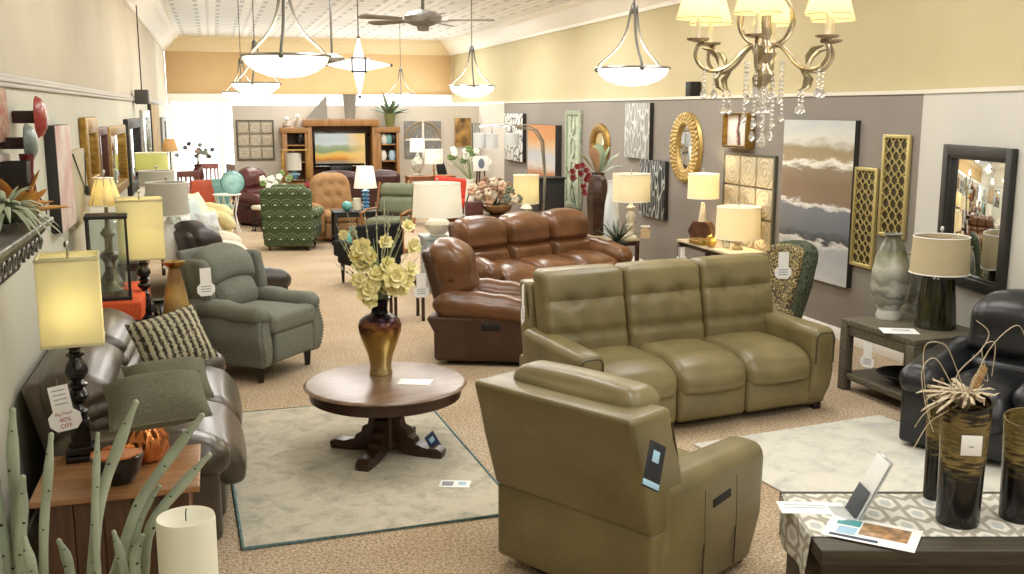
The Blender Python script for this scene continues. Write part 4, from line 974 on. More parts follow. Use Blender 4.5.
# oval sunburst mirror
def oval_mirror(label, yc, zc_, rw, rh, iw, ih, m, petals=0, beads=0):
    t = wthing('oval_mirror', label, 'mirror', wall_T(yc, zc_))
    f = MB(); N = 56
    rings = [(iw, ih, -.02), (iw * 1.06, ih * 1.05, -.05), ((iw + rw) / 2, (ih + rh) / 2, -.06), (rw * .95, rh * .96, -.045), (rw, rh, -.01), (rw * .98, rh * .98, -.0)]
    vs = []; fs = []
    for (a, b, y) in rings:
        for k in range(N): vs.append((a * math.cos(2 * PI * k / N), y, b * math.sin(2 * PI * k / N)))
    for i in range(len(rings) - 1):
        for k in range(N): fs.append((i * N + k, i * N + (k + 1) % N, (i + 1) * N + (k + 1) % N, (i + 1) * N + k))
    f.add(vs, fs); fr = f.build('frame', m, t)
    if petals:
        for ring, (u, L) in enumerate(((.2, .1), (.45, .11), (.72, .12))):
            for k in range(petals):
                a = 2 * PI * (k + .5 * ring) / petals; x = (iw + (rw - iw) * u) * math.cos(a); z = (ih + (rh - ih) * u) * math.sin(a)
                q = MB(); q.ell((0, 0, 0), (rw * L * .75, .012, rw * .05), 8, 6, T=TR(x, -.058, z) @ RY(-math.degrees(math.atan2(z, x)))); q.build('petal', mat('petal_gold', '#d3b878', .4, .6, col2='#a98c50', nscale=14), fr)
    f = MB(); f.lathe([(1, 0), (0, .001)], N, T=Matrix(((iw * 1.02, 0, 0, 0), (0, 0, -1, -.02), (0, ih * 1.02, 0, 0), (0, 0, 0, 1)))); f.build('mirror_glass', MIRROR, t)
oval_mirror('large oval mirror in a wide gold petal frame', 12.13, 1.81, .46, .47, .22, .3, mat('soft_gold', '#b89c60', .4, .7), petals=38)
oval_mirror('small oval mirror in a plain gold frame between the green panel and white canvas', 15.24, 1.75, .42, .34, .24, .2, GOLDF)
def birch(name, bg, bg2, tr, k, wd, sz=.3):
    m, nt, b = newmat(name); b.inputs['Roughness'].default_value = .7
    v = coords(nt, (k, 1, k * sz)); vo = nd(nt, 'ShaderNodeTexVoronoi', feature='DISTANCE_TO_EDGE', i_Scale=3.2); n = nd(nt, 'ShaderNodeTexNoise', i_Scale=3, i_Detail=4); nt.links.new(v, n.inputs['Vector'])
    mx = nd(nt, 'ShaderNodeMix', data_type='RGBA'); mx.inputs[0].default_value = .12; nt.links.new(v, mx.inputs[6]); nt.links.new(n.outputs['Color'], mx.inputs[7]); nt.links.new(mx.outputs[2], vo.inputs['Vector'])
    nt.links.new(ramp(nt, mth(nt, 'ADD', vo.outputs['Distance'], mth(nt, 'MULTIPLY', mth(nt, 'SUBTRACT', n.outputs['Fac'], .5), .12)), [(.0, tr), (wd, tr), (wd + .05, bg), (.5, bg2)]), b.inputs['Base Color']); return m
t, w, h = rightpic('birch_canvas', 'pale grey and white canvas of birch trunks hung high', 'painting', 13.22, 14.12, 1.6, 2.4)
canvas(t, w, h, .06, birch('pale_birch', '#8d8d89', '#a3a39e', '#cdccc7', 4, .045))
t, w, h = rightpic('forest_canvas', 'black and white forest canvas hung low behind the white lamp', 'painting', 12.67, 13.53, .79, 1.6)
canvas(t, w, h, .06, birch('dark_forest', '#1d1f1e', '#2f3230', '#a9aaa4', 5, .035, .22))
t, w, h = rightpic('carved_panel', 'tall narrow carved sage green panel on the grey wall', 'wall decor', 16.1, 16.86, .62, 2.29)
frame(t, w, h, .08, .05, mat('sage_carved', '#a9b29a', .6, col2='#7f8a74', nscale=20)); f = MB(); f.rb((0, -.015, 0), (w - .1, .02, h - .1), r=.004); f.build('panel_field', mat('sage_field', '#c3c8b0', .6, col2='#94a08a', nscale=12), t)
f = MB()
for k in range(4):
    z = -h * .36 + h * .24 * k
    f.tube([(.1 * math.sin(2 * PI * q / 16), -.03, z + .17 * math.cos(2 * PI * q / 16)) for q in range(16)], .018, 6, closed=True)
f.build('carved_scroll', mat('sage_carved', '#a9b29a', .6), t)
t, w, h = rightpic('sunset_canvas', 'orange and grey abstract canvas with black edge', 'painting', 17.16, 18.82, 1.02, 2.03)
canvas(t, w, h, .12, abstract('sunset_paint', [(0, '#8f5536'), (.12, '#b98560'), (.22, '#c9c3ba'), (.45, '#aeb3b6'), (.6, '#bfa27e'), (.75, '#bb8450'), (1, '#ad7444')], 2, (-h / 2, h / 2), 2, .2))
t, w, h = rightpic('ink_panel', 'tall white panel with black ink scroll drawing at the far end of the grey wall', 'picture', 19.3, 20.6, 1.27, 2.23)
canvas(t, w, h, .08, birch('ink_scroll', '#d7d6cf', '#c9cac4', '#3b3e40', 1.8, .03, .8))
# black framed mirror on the angled wall
def KW(s): return K - Vector((math.sin(a13), math.cos(a13))) * s     # metres along the angled wall from the corner
def on_k(u, v):
    r = ray(u, v); nrm = Vector((-math.cos(a13), math.sin(a13), 0)); P0 = Vector((K.x, K.y, 0)); o = Vector((0, 0, HC))
    tt_ = (P0 - o).dot(nrm) / r.dot(nrm); p = o + r * tt_; return (Vector((K.x, K.y)) - p.xy).length, p.z
s0, z1 = on_k(949, 144); _, z0 = on_k(958, 284)
s1 = s0 + 1.05; c = KW((s0 + s1) / 2)
t = wthing('wall_mirror', 'large mirror in a wide stepped black wood frame at the right', 'mirror', TR(c.x, c.y, (z0 + z1) / 2) @ RZ(-90 - 13)); w, h = s1 - s0, z1 - z0
frame(t, w, h, .09, .05, FRB); frame(t, w - .12, h - .12, .05, .035, FRB, 'inner_frame'); f = MB(); f.rb((0, -.012, 0), (w - .18, .012, h - .18), r=.002, n=1); f.build('mirror_glass', MIRROR, t)
# speakers
p = GX(693, 88, XR + .06)
f = MB(); f.rb((0, 0, .09), (.15, .15, .2), r=.012, n=2); f.rb((0, -.076, .1), (.12, .006, .15), r=.004, n=1, mi=1)
solo(f, 'speaker', [BLACKMAT, mat('speaker_mesh', '#2a2b2c', .7, bscale=300, bstr=.6)], 'small black speaker standing on the ledge of the grey wall', 'speaker', (XR + .06, p.y, 2.476), -90)
sx_ = GX(142, 97, XL + .12)
t = thing('speaker', 'dark speaker hanging on a long cord from the ceiling at the left wall', 'speaker', sx_, 90)
f = MB(); f.rb((0, 0, 0), (.26, .18, .2), r=.015, n=2); f.build('speaker_box', mat('speaker_grey', '#4f4d4a', .6), t)
f = MB(); f.tube([(0, 0, .09), (.0, .0, ZC - .36 - sx_.z)], .008, 6); f.build('cord', BLACKMAT, t)

# ------------------------------------------------------------------ left wall decor: local X runs along the wall, -Y points out of it
def left_T(y, z): return TR(XL, y, z) @ RZ(90)
def leftpic(name, label, cat, y0, y1, z0, z1): return wthing(name, label, cat, left_T((y0 + y1) / 2, (z0 + z1) / 2)), abs(y1 - y0), z1 - z0
t, w, h = leftpic('small_painting', 'small multicoloured canvas highest on the left wall at the photo edge', 'painting', 5.35, 5.8, 2.14, 2.41)
canvas(t, w, h, .03, mat('speckled_paint', '#b9a48c', .7, col2='#a04a32', nscale=22), mat('canvas_white', '#d9d5c8', .7))
t, w, h = leftpic('small_painting', 'small rust and white canvas hung below the multicoloured one', 'painting', 5.2, 5.75, 1.88, 2.08)
canvas(t, w, h, .03, mat('rust_paint', '#d8cfc2', .7, col2='#9d6350', nscale=16), mat('canvas_white', '#d9d5c8', .7))
t, w, h = leftpic('pink_painting', 'tall pink and white abstract painting with dark side edges on the left wall', 'painting', 7.1, 7.8, 1.5, 2.2)
canvas(t, w, h, .07, mat('pink_abstract', '#e2d9cf', .7, col2='#c99c94', nscale=4), mat('bronze_edge', '#2d2b2a', .5))
def dish(label, u, v, x, r, m):
    p = GX(u, v, x); t = thing('wall_dish', label, 'wall decor', (XL, p.y, p.z), 90)
    f = MB(); f.lathe([(0, .012), (r * .5, .01), (r * .85, -.01), (r, -.03), (r * 1.01, -.026), (r * .86, -.002), (r * .5, .018), (0, .02)], 36, T=TR(0, -.155, 0) @ RX(90)); f.build('dish_plate', m, t)
    f = MB(); f.rb((0, -.065, 0), (r * .35, .13, r * .6), r=.01); f.build('mounting_block', mat('dish_block', '#3a2420', .6), t)
dish('red enamel dish standing out from the left wall', 44, 117, XL + .16, .115, mat('red_enamel', '#8e2b27', .25, col2='#b04a42', nscale=9))
dish('grey-green dish below the red one on the left wall', 34, 143, XL + .16, .1, mat('greygreen_glaze', '#7d8a82', .3, col2='#56625c', nscale=7))
t, w, h = leftpic('hanging_board', 'plain beige board with a knotted cord hung on the left wall', 'wall decor', 7.9, 8.85, 1.44, 2.0)
f = MB(); f.prism([(-w / 2, -h / 2), (w / 2, -h / 2), (w / 2 - .12, h / 2), (-w / 2 + .02, h / 2)], 0, .05, T=RX(90)); f.build('board', mat('beige_board', '#b8b198', .7), t)
f = MB(); f.tube([(-w / 2 + .1, -.055, h / 2 - .02), (.2, -.06, -.05), (w / 2 - .12, -.055, h / 2 - .04)], .005, 6); f.ell((.2, -.07, -.05), (.03, .02, .04), 10, 8); f.build('knotted_cord', mat('dark_cord', '#3f4644', .8), t)
def lmirror(label, y0, y1, z0, z1, b, d, m):
    t, w, h = leftpic('wall_mirror', label, 'mirror', y0, y1, z0, z1); frame(t, w, h, b, d, m)
    f = MB(); f.rb((0, -.012, 0), (w - b * 1.6, .012, h - b * 1.6), r=.002, n=1); f.build('mirror_glass', MIRROR, t)
lmirror('mirror in a patterned gold frame, first of the row along the left wall', 8.9, 9.8, 1.6, 2.24, .14, .06, GOLDF)
lmirror('mirror in a reddish brown frame, second of the row along the left wall', 9.95, 10.75, 1.55, 2.14, .08, .05, mat('red_brown_frame', '#5a2f24', .4))
lmirror('mirror in a narrow gold frame, third of the row along the left wall', 10.95, 12.9, 1.4, 2.13, .1, .05, GOLDF)
lmirror('mirror in a wide black frame, fourth of the row along the left wall', 13.2, 15.4, 1.25, 2.19, .13, .06, FRB)
lmirror('mirror in a silver grey frame, fifth of the row along the left wall', 16.2, 18.0, 1.2, 2.3, .12, .05, CHROME)
t, w, h = leftpic('tall_picture', 'tall tan picture at the far end of the left wall', 'picture', 18.3, 20.8, 1.3, 2.4)
canvas(t, w, h, .06, mat('tan_wash', '#c4ad86', .7, col2='#a08a68', nscale=3))
t, w, h = leftpic('narrow_picture', 'narrow grey framed picture nearest the shop windows', 'picture', 22.2, 24.0, 1.2, 2.15)
frame(t, w, h, .1, .05, mat('grey_frame', '#7f7a74', .5)); f = MB(); f.rb((0, -.01, 0), (w - .15, .01, h - .15), r=.001, n=1); f.build('print', mat('grey_print', '#b9b3a8', .7, col2='#8c867c', nscale=4), t)
# mantel shelf with plants
zm = 1.75; pm = G(54, 216, zm)
t = thing('mantel_shelf', 'black carved mantel shelf with silvery front moulding on the left wall', 'shelf', (XL, pm.y - .55, zm), 90)
IRON = mat('aged_black', '#1b1917', .45, col2='#3b3833', nscale=30); SILV = mat('rubbed_silver', '#8f8d84', .4, .5, col2='#3c3a35', nscale=24)
dp = max(.18, pm.x - XL)
f = MB(); f.rb((-.55, -dp / 2, -.018), (2.2, dp, .036), r=.012, n=3); f.build('shelf_top', SILV, t)
prof = [(0, -.03), (-dp * .9, -.03), (-dp * .82, -.07), (-dp * .7, -.1), (-dp * .6, -.16), (-dp * .35, -.2), (-dp * .2, -.27), (0, -.29)]
f = MB(); f.prism([(y, z) for y, z in prof], -1.6, .5, T=Matrix(((0, 0, 1, 0), (1, 0, 0, 0), (0, 1, 0, 0), (0, 0, 0, 1)))); f.build('bracket_body', IRON, t)
for k in range(17):
    x = -1.5 + .12 * k; f = MB()
    f.tube([(x + .045 * math.cos(a * PI / 6) * (1 - a * .04), -dp * .66 - .02, -.125 + .04 * math.sin(a * PI / 6) * (1 - a * .04)) for a in range(14)], .008, 6); f.build('carved_scroll', SILV, t)
sh = Vector((XL, pm.y - .55, zm))
ORL = mat('orange_leaf', '#c07a35', .6, col2='#d9a658', nscale=10); PALEG = mat('pale_green_leaf', '#8c9a7c', .6, col2='#c2c9ae', nscale=8); DKG = mat('dark_leaf', '#26331f', .6, col2='#3d4d2c', nscale=9)
def spiky(name, label, loc, n, L, m, w=.02, droop=.5, cat='plant', pot=None, up=.2):
    t = thing(name, label, cat, loc)
    for k in range(n):
        a = 2 * PI * k / n + random.uniform(-.2, .2); e = random.uniform(up, 1.2); l = L * random.uniform(.75, 1.1)
        d = Vector((math.cos(a) * math.cos(e), math.sin(a) * math.cos(e), math.sin(e)))
        f = MB(); P = [Vector((0, 0, 0)) + d * l * q + Vector((0, 0, -droop * l * (q ** 2) * math.cos(e))) for q in (0, .3, .6, .85, 1)]
        f.tube(P, [w * .5, w, w * .9, w * .5, w * .08], 6, flat=.3); f.build('leaf', m, t)
    return t
t = spiky('trailing_plant', 'pale green air plant arrangement on the black mantel shelf', sh + Vector((dp * .5, -.1, .09)), 46, .26, PALEG, .016, .9)
f = MB(); f.ell((0, 0, 0), (.09, .1, .06), 14, 8); f.build('moss_ball', DKG, t)
spiky('autumn_leaves', 'orange and yellow leaf spray behind the air plant on the mantel shelf', sh + Vector((dp * .45, .28, .03)), 20, .27, ORL, .04, .3)
t = thing('dark_vase', 'square black vase on the mantel shelf', 'vase', sh + Vector((.1, .32, 0)))
f = MB(); f.lathe([(0, 0), (.06, 0), (.085, .3), (.07, .3), (0, .05)], 4, T=RZ(45)); f.build('vase_body', BLACKMAT, t)
t = thing('red_vase', 'slim dark red vase beside the black one on the mantel shelf', 'vase', sh + Vector((.13, .46, 0)))
f = MB(); f.lathe([(0, 0), (.035, 0), (.04, .08), (.028, .24), (.036, .33), (.03, .33), (0, .1)], 20); f.build('vase_body', mat('dark_red_glaze', '#5e1a1c', .25), t)
t = thing('wire_basket', 'thin wire hoop basket on the near end of the mantel leaves', 'basket', sh + Vector((dp * .55, .34, .0)))
for k in range(3):
    f = MB(); f.tube([(.0 + .02 * math.cos(a * PI / 12), .13 * math.cos(a * PI / 12), .02 + .13 * math.sin(a * PI / 12)) for a in range(13)], .0035, 6, T=RZ(-30 + 30 * k)); f.build('hoop', BLACKMAT, t)

# ------------------------------------------------------------------ ceiling fixtures
BOWL = mat('lit_alabaster', '#fff6e6', .4, emit='#fff1da', estr=2.6)
PARM = mat('pendant_pewter', '#6f6d68', .5, .6)
def pendant(label, u, v, y, s=1.0, src=None, drop=True):
    p = GY(u, v, y)
    t = thing('bowl_pendant', label, 'pendant light', p, 20)
    R = .3 * s
    f = MB(); f.lathe([(R, 0), (R * .93, -.055 * s), (R * .72, -.105 * s), (R * .4, -.14 * s), (0, -.152 * s), (0, -.142 * s), (R * .38, -.13 * s), (R * .7, -.096 * s), (R * .9, -.05 * s), (R * .96, 0)], 40, cap=False); f.build('glass_bowl', BOWL, t)
    f = MB(); f.tube([(R * 1.02 * math.cos(2 * PI * k / 40), R * 1.02 * math.sin(2 * PI * k / 40), .0) for k in range(40)], .011 * s, 6, closed=True); f.build('rim_ring', CHROME, t)
    for k in range(3):
        a = 2 * PI * k / 3; ca, sa = math.cos(a), math.sin(a)
        f = MB(); f.tube(smooth([(r * R * ca, r * R * sa, z * s) for r, z in ((1.05, -.015), (1.0, .025), (.82, .075), (.55, .14), (.33, .22), (.2, .31), (.13, .4), (.09, .47))]), .011 * s, 6); f.ell((1.06 * R * ca, 1.06 * R * sa, -.01), .02 * s, 8, 6); f.build('arm', PARM, t)
    f = MB(); f.lathe([(.03 * s, .44 * s), (.035 * s, .45 * s), (.03 * s, .5 * s), (.012 * s, .53 * s), (.0, .53 * s)], 16); f.build('hub', STEEL, t)
    f = MB(); f.tube([(0, 0, .52 * s), (0, 0, ZC - p.z - .01)], .006, 6); f.build('rod', STEEL, t)
    f = MB(); f.lathe([(.0, ZC - p.z - .04), (.05, ZC - p.z - .035), (.06, ZC - p.z)], 16); f.build('ceiling_canopy', CHROME, t)
    bulb((0, 0, .06 * s), 22, r=.1, parent=t, col=(1, .9, .74)); return t
pendant('large bowl pendant nearest on the left, over the aisle', 286, 56, 7.2, .98)
pendant('bowl pendant hanging by the right wall nearest the chandelier', 633, 68, 7.6, .96)
pendant('bowl pendant on the right beyond the ceiling fan', 472, 86, 12.4, .94)
pendant('small bowl pendant just below the large left one', 256, 83, 13.2, 1.0)
pendant('small bowl pendant partly behind another, left of the tile panel', 242, 92, 16.5, 1.0)
pendant('farthest bowl pendant above the agave', 401, 94, 20, 1.0)
p = GY(359, 65, 9); mp = mpp(p)
t = thing('star_pendant', 'four-pointed white glass star pendant in the middle', 'pendant light', p, -10)
def spike(dx, dz, L, w):
    f = MB(); q = Vector((dx, 0, dz)).to_track_quat('Z', 'Y').to_matrix().to_4x4(); f.lathe([(w * .62, 0), (w, L * .25), (w * .55, L * .65), (.004, L)], 4, T=q @ RZ(45)); f.build('glass_point', BOWL, t)
    f = MB(); f.ell(Vector((dx, 0, dz)) * L, .014, 8, 6); f.build('point_tip', STEEL, t)
for dx, dz, L in ((1, 0, 32), (-1, 0, 32), (0, 1, 27), (0, -1, 31)): spike(dx, dz, L * mp, .065)
frame(t, .13, .13, .014, .13, BLUEC, 'square_frame', -.065)
f = MB(); f.rb((0, 0, 0), (.1, .1, .1), r=.004); f.build('glass_centre', BOWL, t)
f = MB(); f.tube([(0, 0, 27 * mp), (0, 0, ZC - p.z)], .006, 6); f.build('rod', STEEL, t)
FANM = mat('fan_grey', '#8c877f', .4, .3); BLADE = wood('fan_blade', '#7d7066', '#968a80', .4)
def fan(label, u, v, y, rz, s=1):
    p = GY(u, v, y); t = thing('ceiling_fan', label, 'ceiling fan', p, rz)
    f = MB(); f.lathe([(0, -.1), (.05, -.1), (.06, -.06), (.1, -.05), (.17, -.02), (.18, .03), (.13, .07), (.05, .09), (0, .1)], 28); f.build('motor_housing', FANM, t)
    f = MB(); f.tube([(0, 0, .08), (0, 0, ZC - p.z)], .016, 8); f.build('rod', STEEL, t)
    f = MB(); f.lathe([(.02, ZC - p.z - .09), (.07, ZC - p.z - .05), (.075, ZC - p.z)], 16); f.build('ceiling_canopy', STEEL, t)
    for k in range(5):
        f = MB(); f.prism([(.24, -.045), (.62, -.07), (.67, -.04), (.67, .04), (.62, .07), (.24, .045)], -.005, .005, T=RZ(72 * k) @ RX(10)); b_ = f.build('blade', BLADE, t)
        f = MB(); f.bar((.14, 0, -.02), (.3, 0, -.003), .04, .012, T=RZ(72 * k)); f.build('blade_iron', FANM, b_)
fan('grey ceiling fan near the middle with wood blades', 423, 20, 9.5, -16)
fan('smaller looking far ceiling fan on a long rod left of the star pendant', 332, 60, 15, 30)
# chandelier
pc = GY(765, 53, 4.25)
ch = thing('crystal_chandelier', 'silver chandelier with six cream shades and hanging crystal drops', 'chandelier', pc, -7); ch.scale = (.98,) * 3
SILL = mat('champagne_silver', '#b9ad98', .25, .9); CRY = mat('crystal', '#f6f4ee', .04, trans=.75, spec=.8)
CHSH = shade_mat('chandelier_shade', '#f6e4ac', .5)
f = MB(); f.lathe([(0, -.16), (.012, -.155), (.02, -.14), (.035, -.12), (.05, -.1), (.03, -.075), (.02, -.05), (.035, -.03), (.045, 0), (.03, .04), (.018, .06), (.03, .09), (.022, .14), (.012, .2), (.012, .5), (0, .5)], 20); f.build('centre_column', SILL, ch)
f = MB(); f.tube([(0, 0, .48), (0, 0, (ZC - pc.z) / .98)], .008, 8); f.build('rod', SILL, ch)
R = .335
for k in range(6):
    a = 60 * k; T = RZ(a)
    f = MB(); f.tube(smooth([(r, 0, z) for r, z in ((.03, .02), (.07, .035), (.12, .0), (.18, -.06), (.25, -.085), (.31, -.07), (.345, -.02), (R, .03), (R - .03, .04))]), .0095, 8, T=T); arm = f.build('arm', SILL, ch)
    f = MB(); f.tube(smooth([(r, 0, z) for r, z in ((.03, .03), (.1, .06), (.14, .13), (.13, .2), (.1, .24))]), .007, 8, T=T); f.build('upper_scroll', SILL, ch)
    f = MB(); f.tube([(r, 0, z) for r, z in ((.2, -.075), (.24, -.12), (.23, -.16), (.2, -.18))], [.012, .026, .02, .003], 8, T=T, flat=.3); f.tube([(r, 0, z) for r, z in ((R - .02, .02), (.27, .01), (.24, -.02), (.23, -.06))], [.01, .03, .024, .003], 8, T=T, flat=.3); f.build('leaf_scroll', mat('champagne_leaf', '#9a9070', .3, .8), arm)
    f = MB(); f.lathe([(.012, .045), (.05, .055), (.055, .064), (.0, .062)], 20, T=T @ TR(R, 0, 0)); f.build('drip_pan', SILL, arm)
    f = MB(); f.lathe([(.011, .06), (.011, .16), (0, .165)], 10, T=T @ TR(R, 0, 0)); f.build('candle_sleeve', WHITE, arm)
    f = MB(); f.lathe([(.105, .155), (.062, .3)], 28, T=T @ TR(R, 0, 0), cap=False); f.build('shade', CHSH, arm)
    f = MB(); f.tube([(.105 * math.cos(2 * PI * q / 28), .105 * math.sin(2 * PI * q / 28), .155) for q in range(28)], .003, 5, closed=True, T=T @ TR(R, 0, 0)); f.build('shade_rim', mat('rim_cream', '#cfc79a', .6), arm)
    pos = T @ Vector((R, 0, .2)); bulb(pos, 1.1, r=.02, parent=ch, col=(1, .84, .55))
    def strand(x, z0, n, big=.022):
        f = MB(); z = z0
        for q in range(n): f.ell((x, 0, z), .0085, 8, 6, T=T); z -= .021
        f.lathe([(0, z - .05), (big * .8, z - .035), (big * .9, z - .02), (big * .3, z + .004), (0, z + .006)], 8, T=T @ TR(x, 0, 0)); f.build('crystal_strand', CRY, ch)
    strand(.3, -.085, 4, .02); strand(.2, -.18, 3, .02); strand(.05, -.12, 9 + k % 2 * 3, .018); strand(.095, -.05, 11 - k % 3 * 2, .018)
strand(.0, -.17, 11, .028)
# ------------------------------------------------------------------ middle and far zone
def X_(u, v, y): return GY(u, v, y)
def zat(v, y, u=400): return GY(u, v, y).z
def table4(name, label, cat, c, w, d, z, m, leg=.05, top=.03, rz=0, mt=None, shelf=None):
    t = thing(name, label, cat, (c[0], c[1], 0), rz)
    f = MB(); f.rb((0, 0, z - top / 2), (w, d, top), r=.006, n=2); f.build('table_top', mt or m, t)
    for sx in (-1, 1):
        for sy in (-1, 1):
            f = MB(); f.rb((sx * (w / 2 - leg / 2 - .01), sy * (d / 2 - leg / 2 - .01), (z - top) / 2), (leg, leg, z - top), r=.005, n=1); f.build('leg', m, t)
    f = MB(); f.rb((0, 0, z - top - .03), (w - leg * 2, d - .04, .06), r=.004, n=1); f.build('apron', m, t)
    if shelf:
        f = MB(); f.rb((0, 0, shelf), (w - .04, d - .04, .025), r=.004, n=1); f.build('shelf', m, t)
    return t
def drum(label, u, y, zb, z0, z1, wpx, sm, bm, prof, taper=.95, e=0, col=(1, .86, .66), ribs=0, extra=None, name='table_lamp'):
    """lamp on a support of height zb; z0..z1 the shade"""
    p = GY(u, 250, y); p.z = zb; t = thing(name, label, 'lamp', p)
    r = wpx * mpp(p) / 2; h = z0 - zb
    base_lathe(t, [(rr, zz * h) for rr, zz in prof], bm)
    f = MB(); f.tube([(0, 0, h * .9), (0, 0, z1 - zb + .01)], .006, 6); f.build('rod', CHROME, t)
    shade_round(t, sm, r, r * taper, z0 - zb, z1 - zb, 32, ribs=ribs); finial(t, z1 - zb + .03)
    if e: bulb((0, 0, (z0 + z1) / 2 - zb), e, col, parent=t)
    return t
URN = [(0, 0), (.08, 0), (.085, .03), (.05, .08), (.09, .25), (.13, .45), (.12, .62), (.06, .75), (.04, .82), (.045, .86), (.02, .9), (.015, 1), (0, 1)]
STK = [(0, 0), (.09, 0), (.09, .05), (.05, .1), (.035, .2), (.06, .28), (.065, .36), (.04, .42), (.055, .5), (.065, .6), (.05, .7), (.03, .74), (.06, .8), (.065, .84), (.03, .88), (.015, 1), (0, 1)]
SLIM = [(0, 0), (.08, 0), (.08, .02), (.02, .06), (.016, .4), (.03, .5), (.016, .6), (.014, 1), (0, 1)]
BALLS = [(0, 0), (.07, 0), (.075, .04), (.05, .06)] + [(.035 + .035 * math.sin(PI * (q % 6) / 5.0), .08 + .87 * q / 30) for q in range(30)] + [(.02, .97), (.015, 1), (0, 1)]

# -- left side, from the dark sofa into the store
c2 = GY(146, 312, 8.25)
table4('end_table', 'small dark end table carrying the second black lamp behind the dark sofa', 'table', (c2.x + .07, 8.25), .42, .42, .64, DWAL)
l2 = buffet_lamp('black turned lamp with square ivory shade beside the sage recliner', (c2.x, 8.25, .64), 4, w=.33, zs=.53, hs=.45, e=5)
RED = fabric('orange_red_cloth', '#c4502f', '#d8643c', 60)
oc = GY(120, 291, 7.75)
to = thing('draped_console', 'narrow tall console under an orange-red cloth by the left wall', 'table', (-.79, 8.25, 0), 0)
zt5 = .9
f = MB(); f.rb((0, 0, .43), (.38, .94, .86), r=.01); f.build('console_body', DWAL, to)
def drape(v): return Vector((v.x * (1 + .03 * math.sin(v.y * 16) * (v.z < 0)), v.y * (1 + .02 * math.sin(v.x * 22) * (v.z < 0)), v.z))
f = MB(); f.rb((0, 0, zt5 - .07), (.44, 1.0, .14), r=.015, sub=(14, 14, 2), fn=drape); f.build('cloth', RED, to)
lc = Vector((-.8, 8.0, zt5))
t = thing('lantern', 'large black framed glass lantern on the orange-red cloth', 'lantern', lc, 4)
hL, wL = .62, .27
for sx in (-1, 1):
    for sy in (-1, 1):
        f = MB(); f.rb((sx * wL / 2, sy * wL / 2, hL / 2), (.018, .018, hL), r=.004, n=1); f.build('frame_post', BLACKMAT, t)
for z in (.012, hL): f = MB(); f.rb((0, 0, z), (wL + .03, wL + .03, .024), r=.006); f.build('frame_plate', BLACKMAT, t)
for k in range(4): f = MB(); f.rb((0, -wL / 2, hL / 2), (wL - .02, .003, hL - .04), r=.001, n=1, T=RZ(90 * k)); f.build('pane', PANE, t)
PEW = mat('antique_pewter', '#6a675e', .4, .6, col2='#8b887c', nscale=12)
f = MB(); f.lathe([(0, .03), (.085, .03), (.09, .06), (.05, .1), (.02, .13), (.03, .16), (.02, .2), (.035, .24), (.015, .28), (.03, .34), (.05, .35), (0, .355)], 20); f.build('candlestick', PEW, t)
drum('pewter candlestick lamp with a cream bell shade behind the lantern', 109, 8.5, zt5, zat(205, 8.5, 109), zat(178, 8.5, 109), 32, shade_mat('bell_cream', '#f2e7bd', .5), PEW, [(0, 0), (.1, 0), (.1, .03), (.08, .1), (.04, .2), (.04, .3), (.07, .36), (.07, .4), (.03, .46), (.03, .6), (.06, .66), (.02, .74), (.012, 1), (0, 1)], .52, 1.2, ribs=8)
# urn and brass-lipped vase by the sage recliner
p = G(158, 318, 0); t = thing('black_urn', 'glossy black rounded urn standing left of the sage recliner', 'urn', (GY(158, 290, 9.0).x, 9.0, 0))
f = MB(); f.lathe([(0, 0), (.12, 0), (.15, .1), (.16, .3), (.14, .5), (.09, .62), (.05, .66), (.06, .69), (0, .69)], 28); f.build('urn_body', BLACKM, t)
def amber():
    m, nt, b = newmat('amber_brown_glaze'); b.inputs['Roughness'].default_value = .12
    s = sep(nt, coords(nt)); n = nd(nt, 'ShaderNodeTexNoise', i_Scale=9, i_Detail=4); nt.links.new(coords(nt, (1, 1, .4)), n.inputs['Vector'])
    h = mth(nt, 'ADD', s[2], mth(nt, 'MULTIPLY', mth(nt, 'SUBTRACT', n.outputs['Fac'], .5), .3))
    nt.links.new(ramp(nt, h, [(0, '#14100c'), (.4, '#2a1d12'), (.6, '#6b5030'), (.78, '#a88a52'), (.95, '#6c5230')]), b.inputs['Base Color']); return m
vb = G(177, 318, .3); zv = .0
vb = GY(177, 314, 8.55); vb.z = 0
t = thing('floor_vase', 'tall amber and black cone vase with a brass lip beside the sage recliner', 'vase', vb)
f = MB(); f.lathe([(0, 0), (.11, 0), (.12, .03), (.145, .4), (.13, .55), (.085, .82), (.05, 1.0), (.045, 1.04), (0, 1.02)], 28); f.build('vase_body', amber(), t)
f = MB(); f.lathe([(.045, 1.02), (.06, 1.04), (.085, 1.06), (.09, 1.08), (.06, 1.08), (0, 1.05)], 24); f.build('brass_lip', BRASS, t)
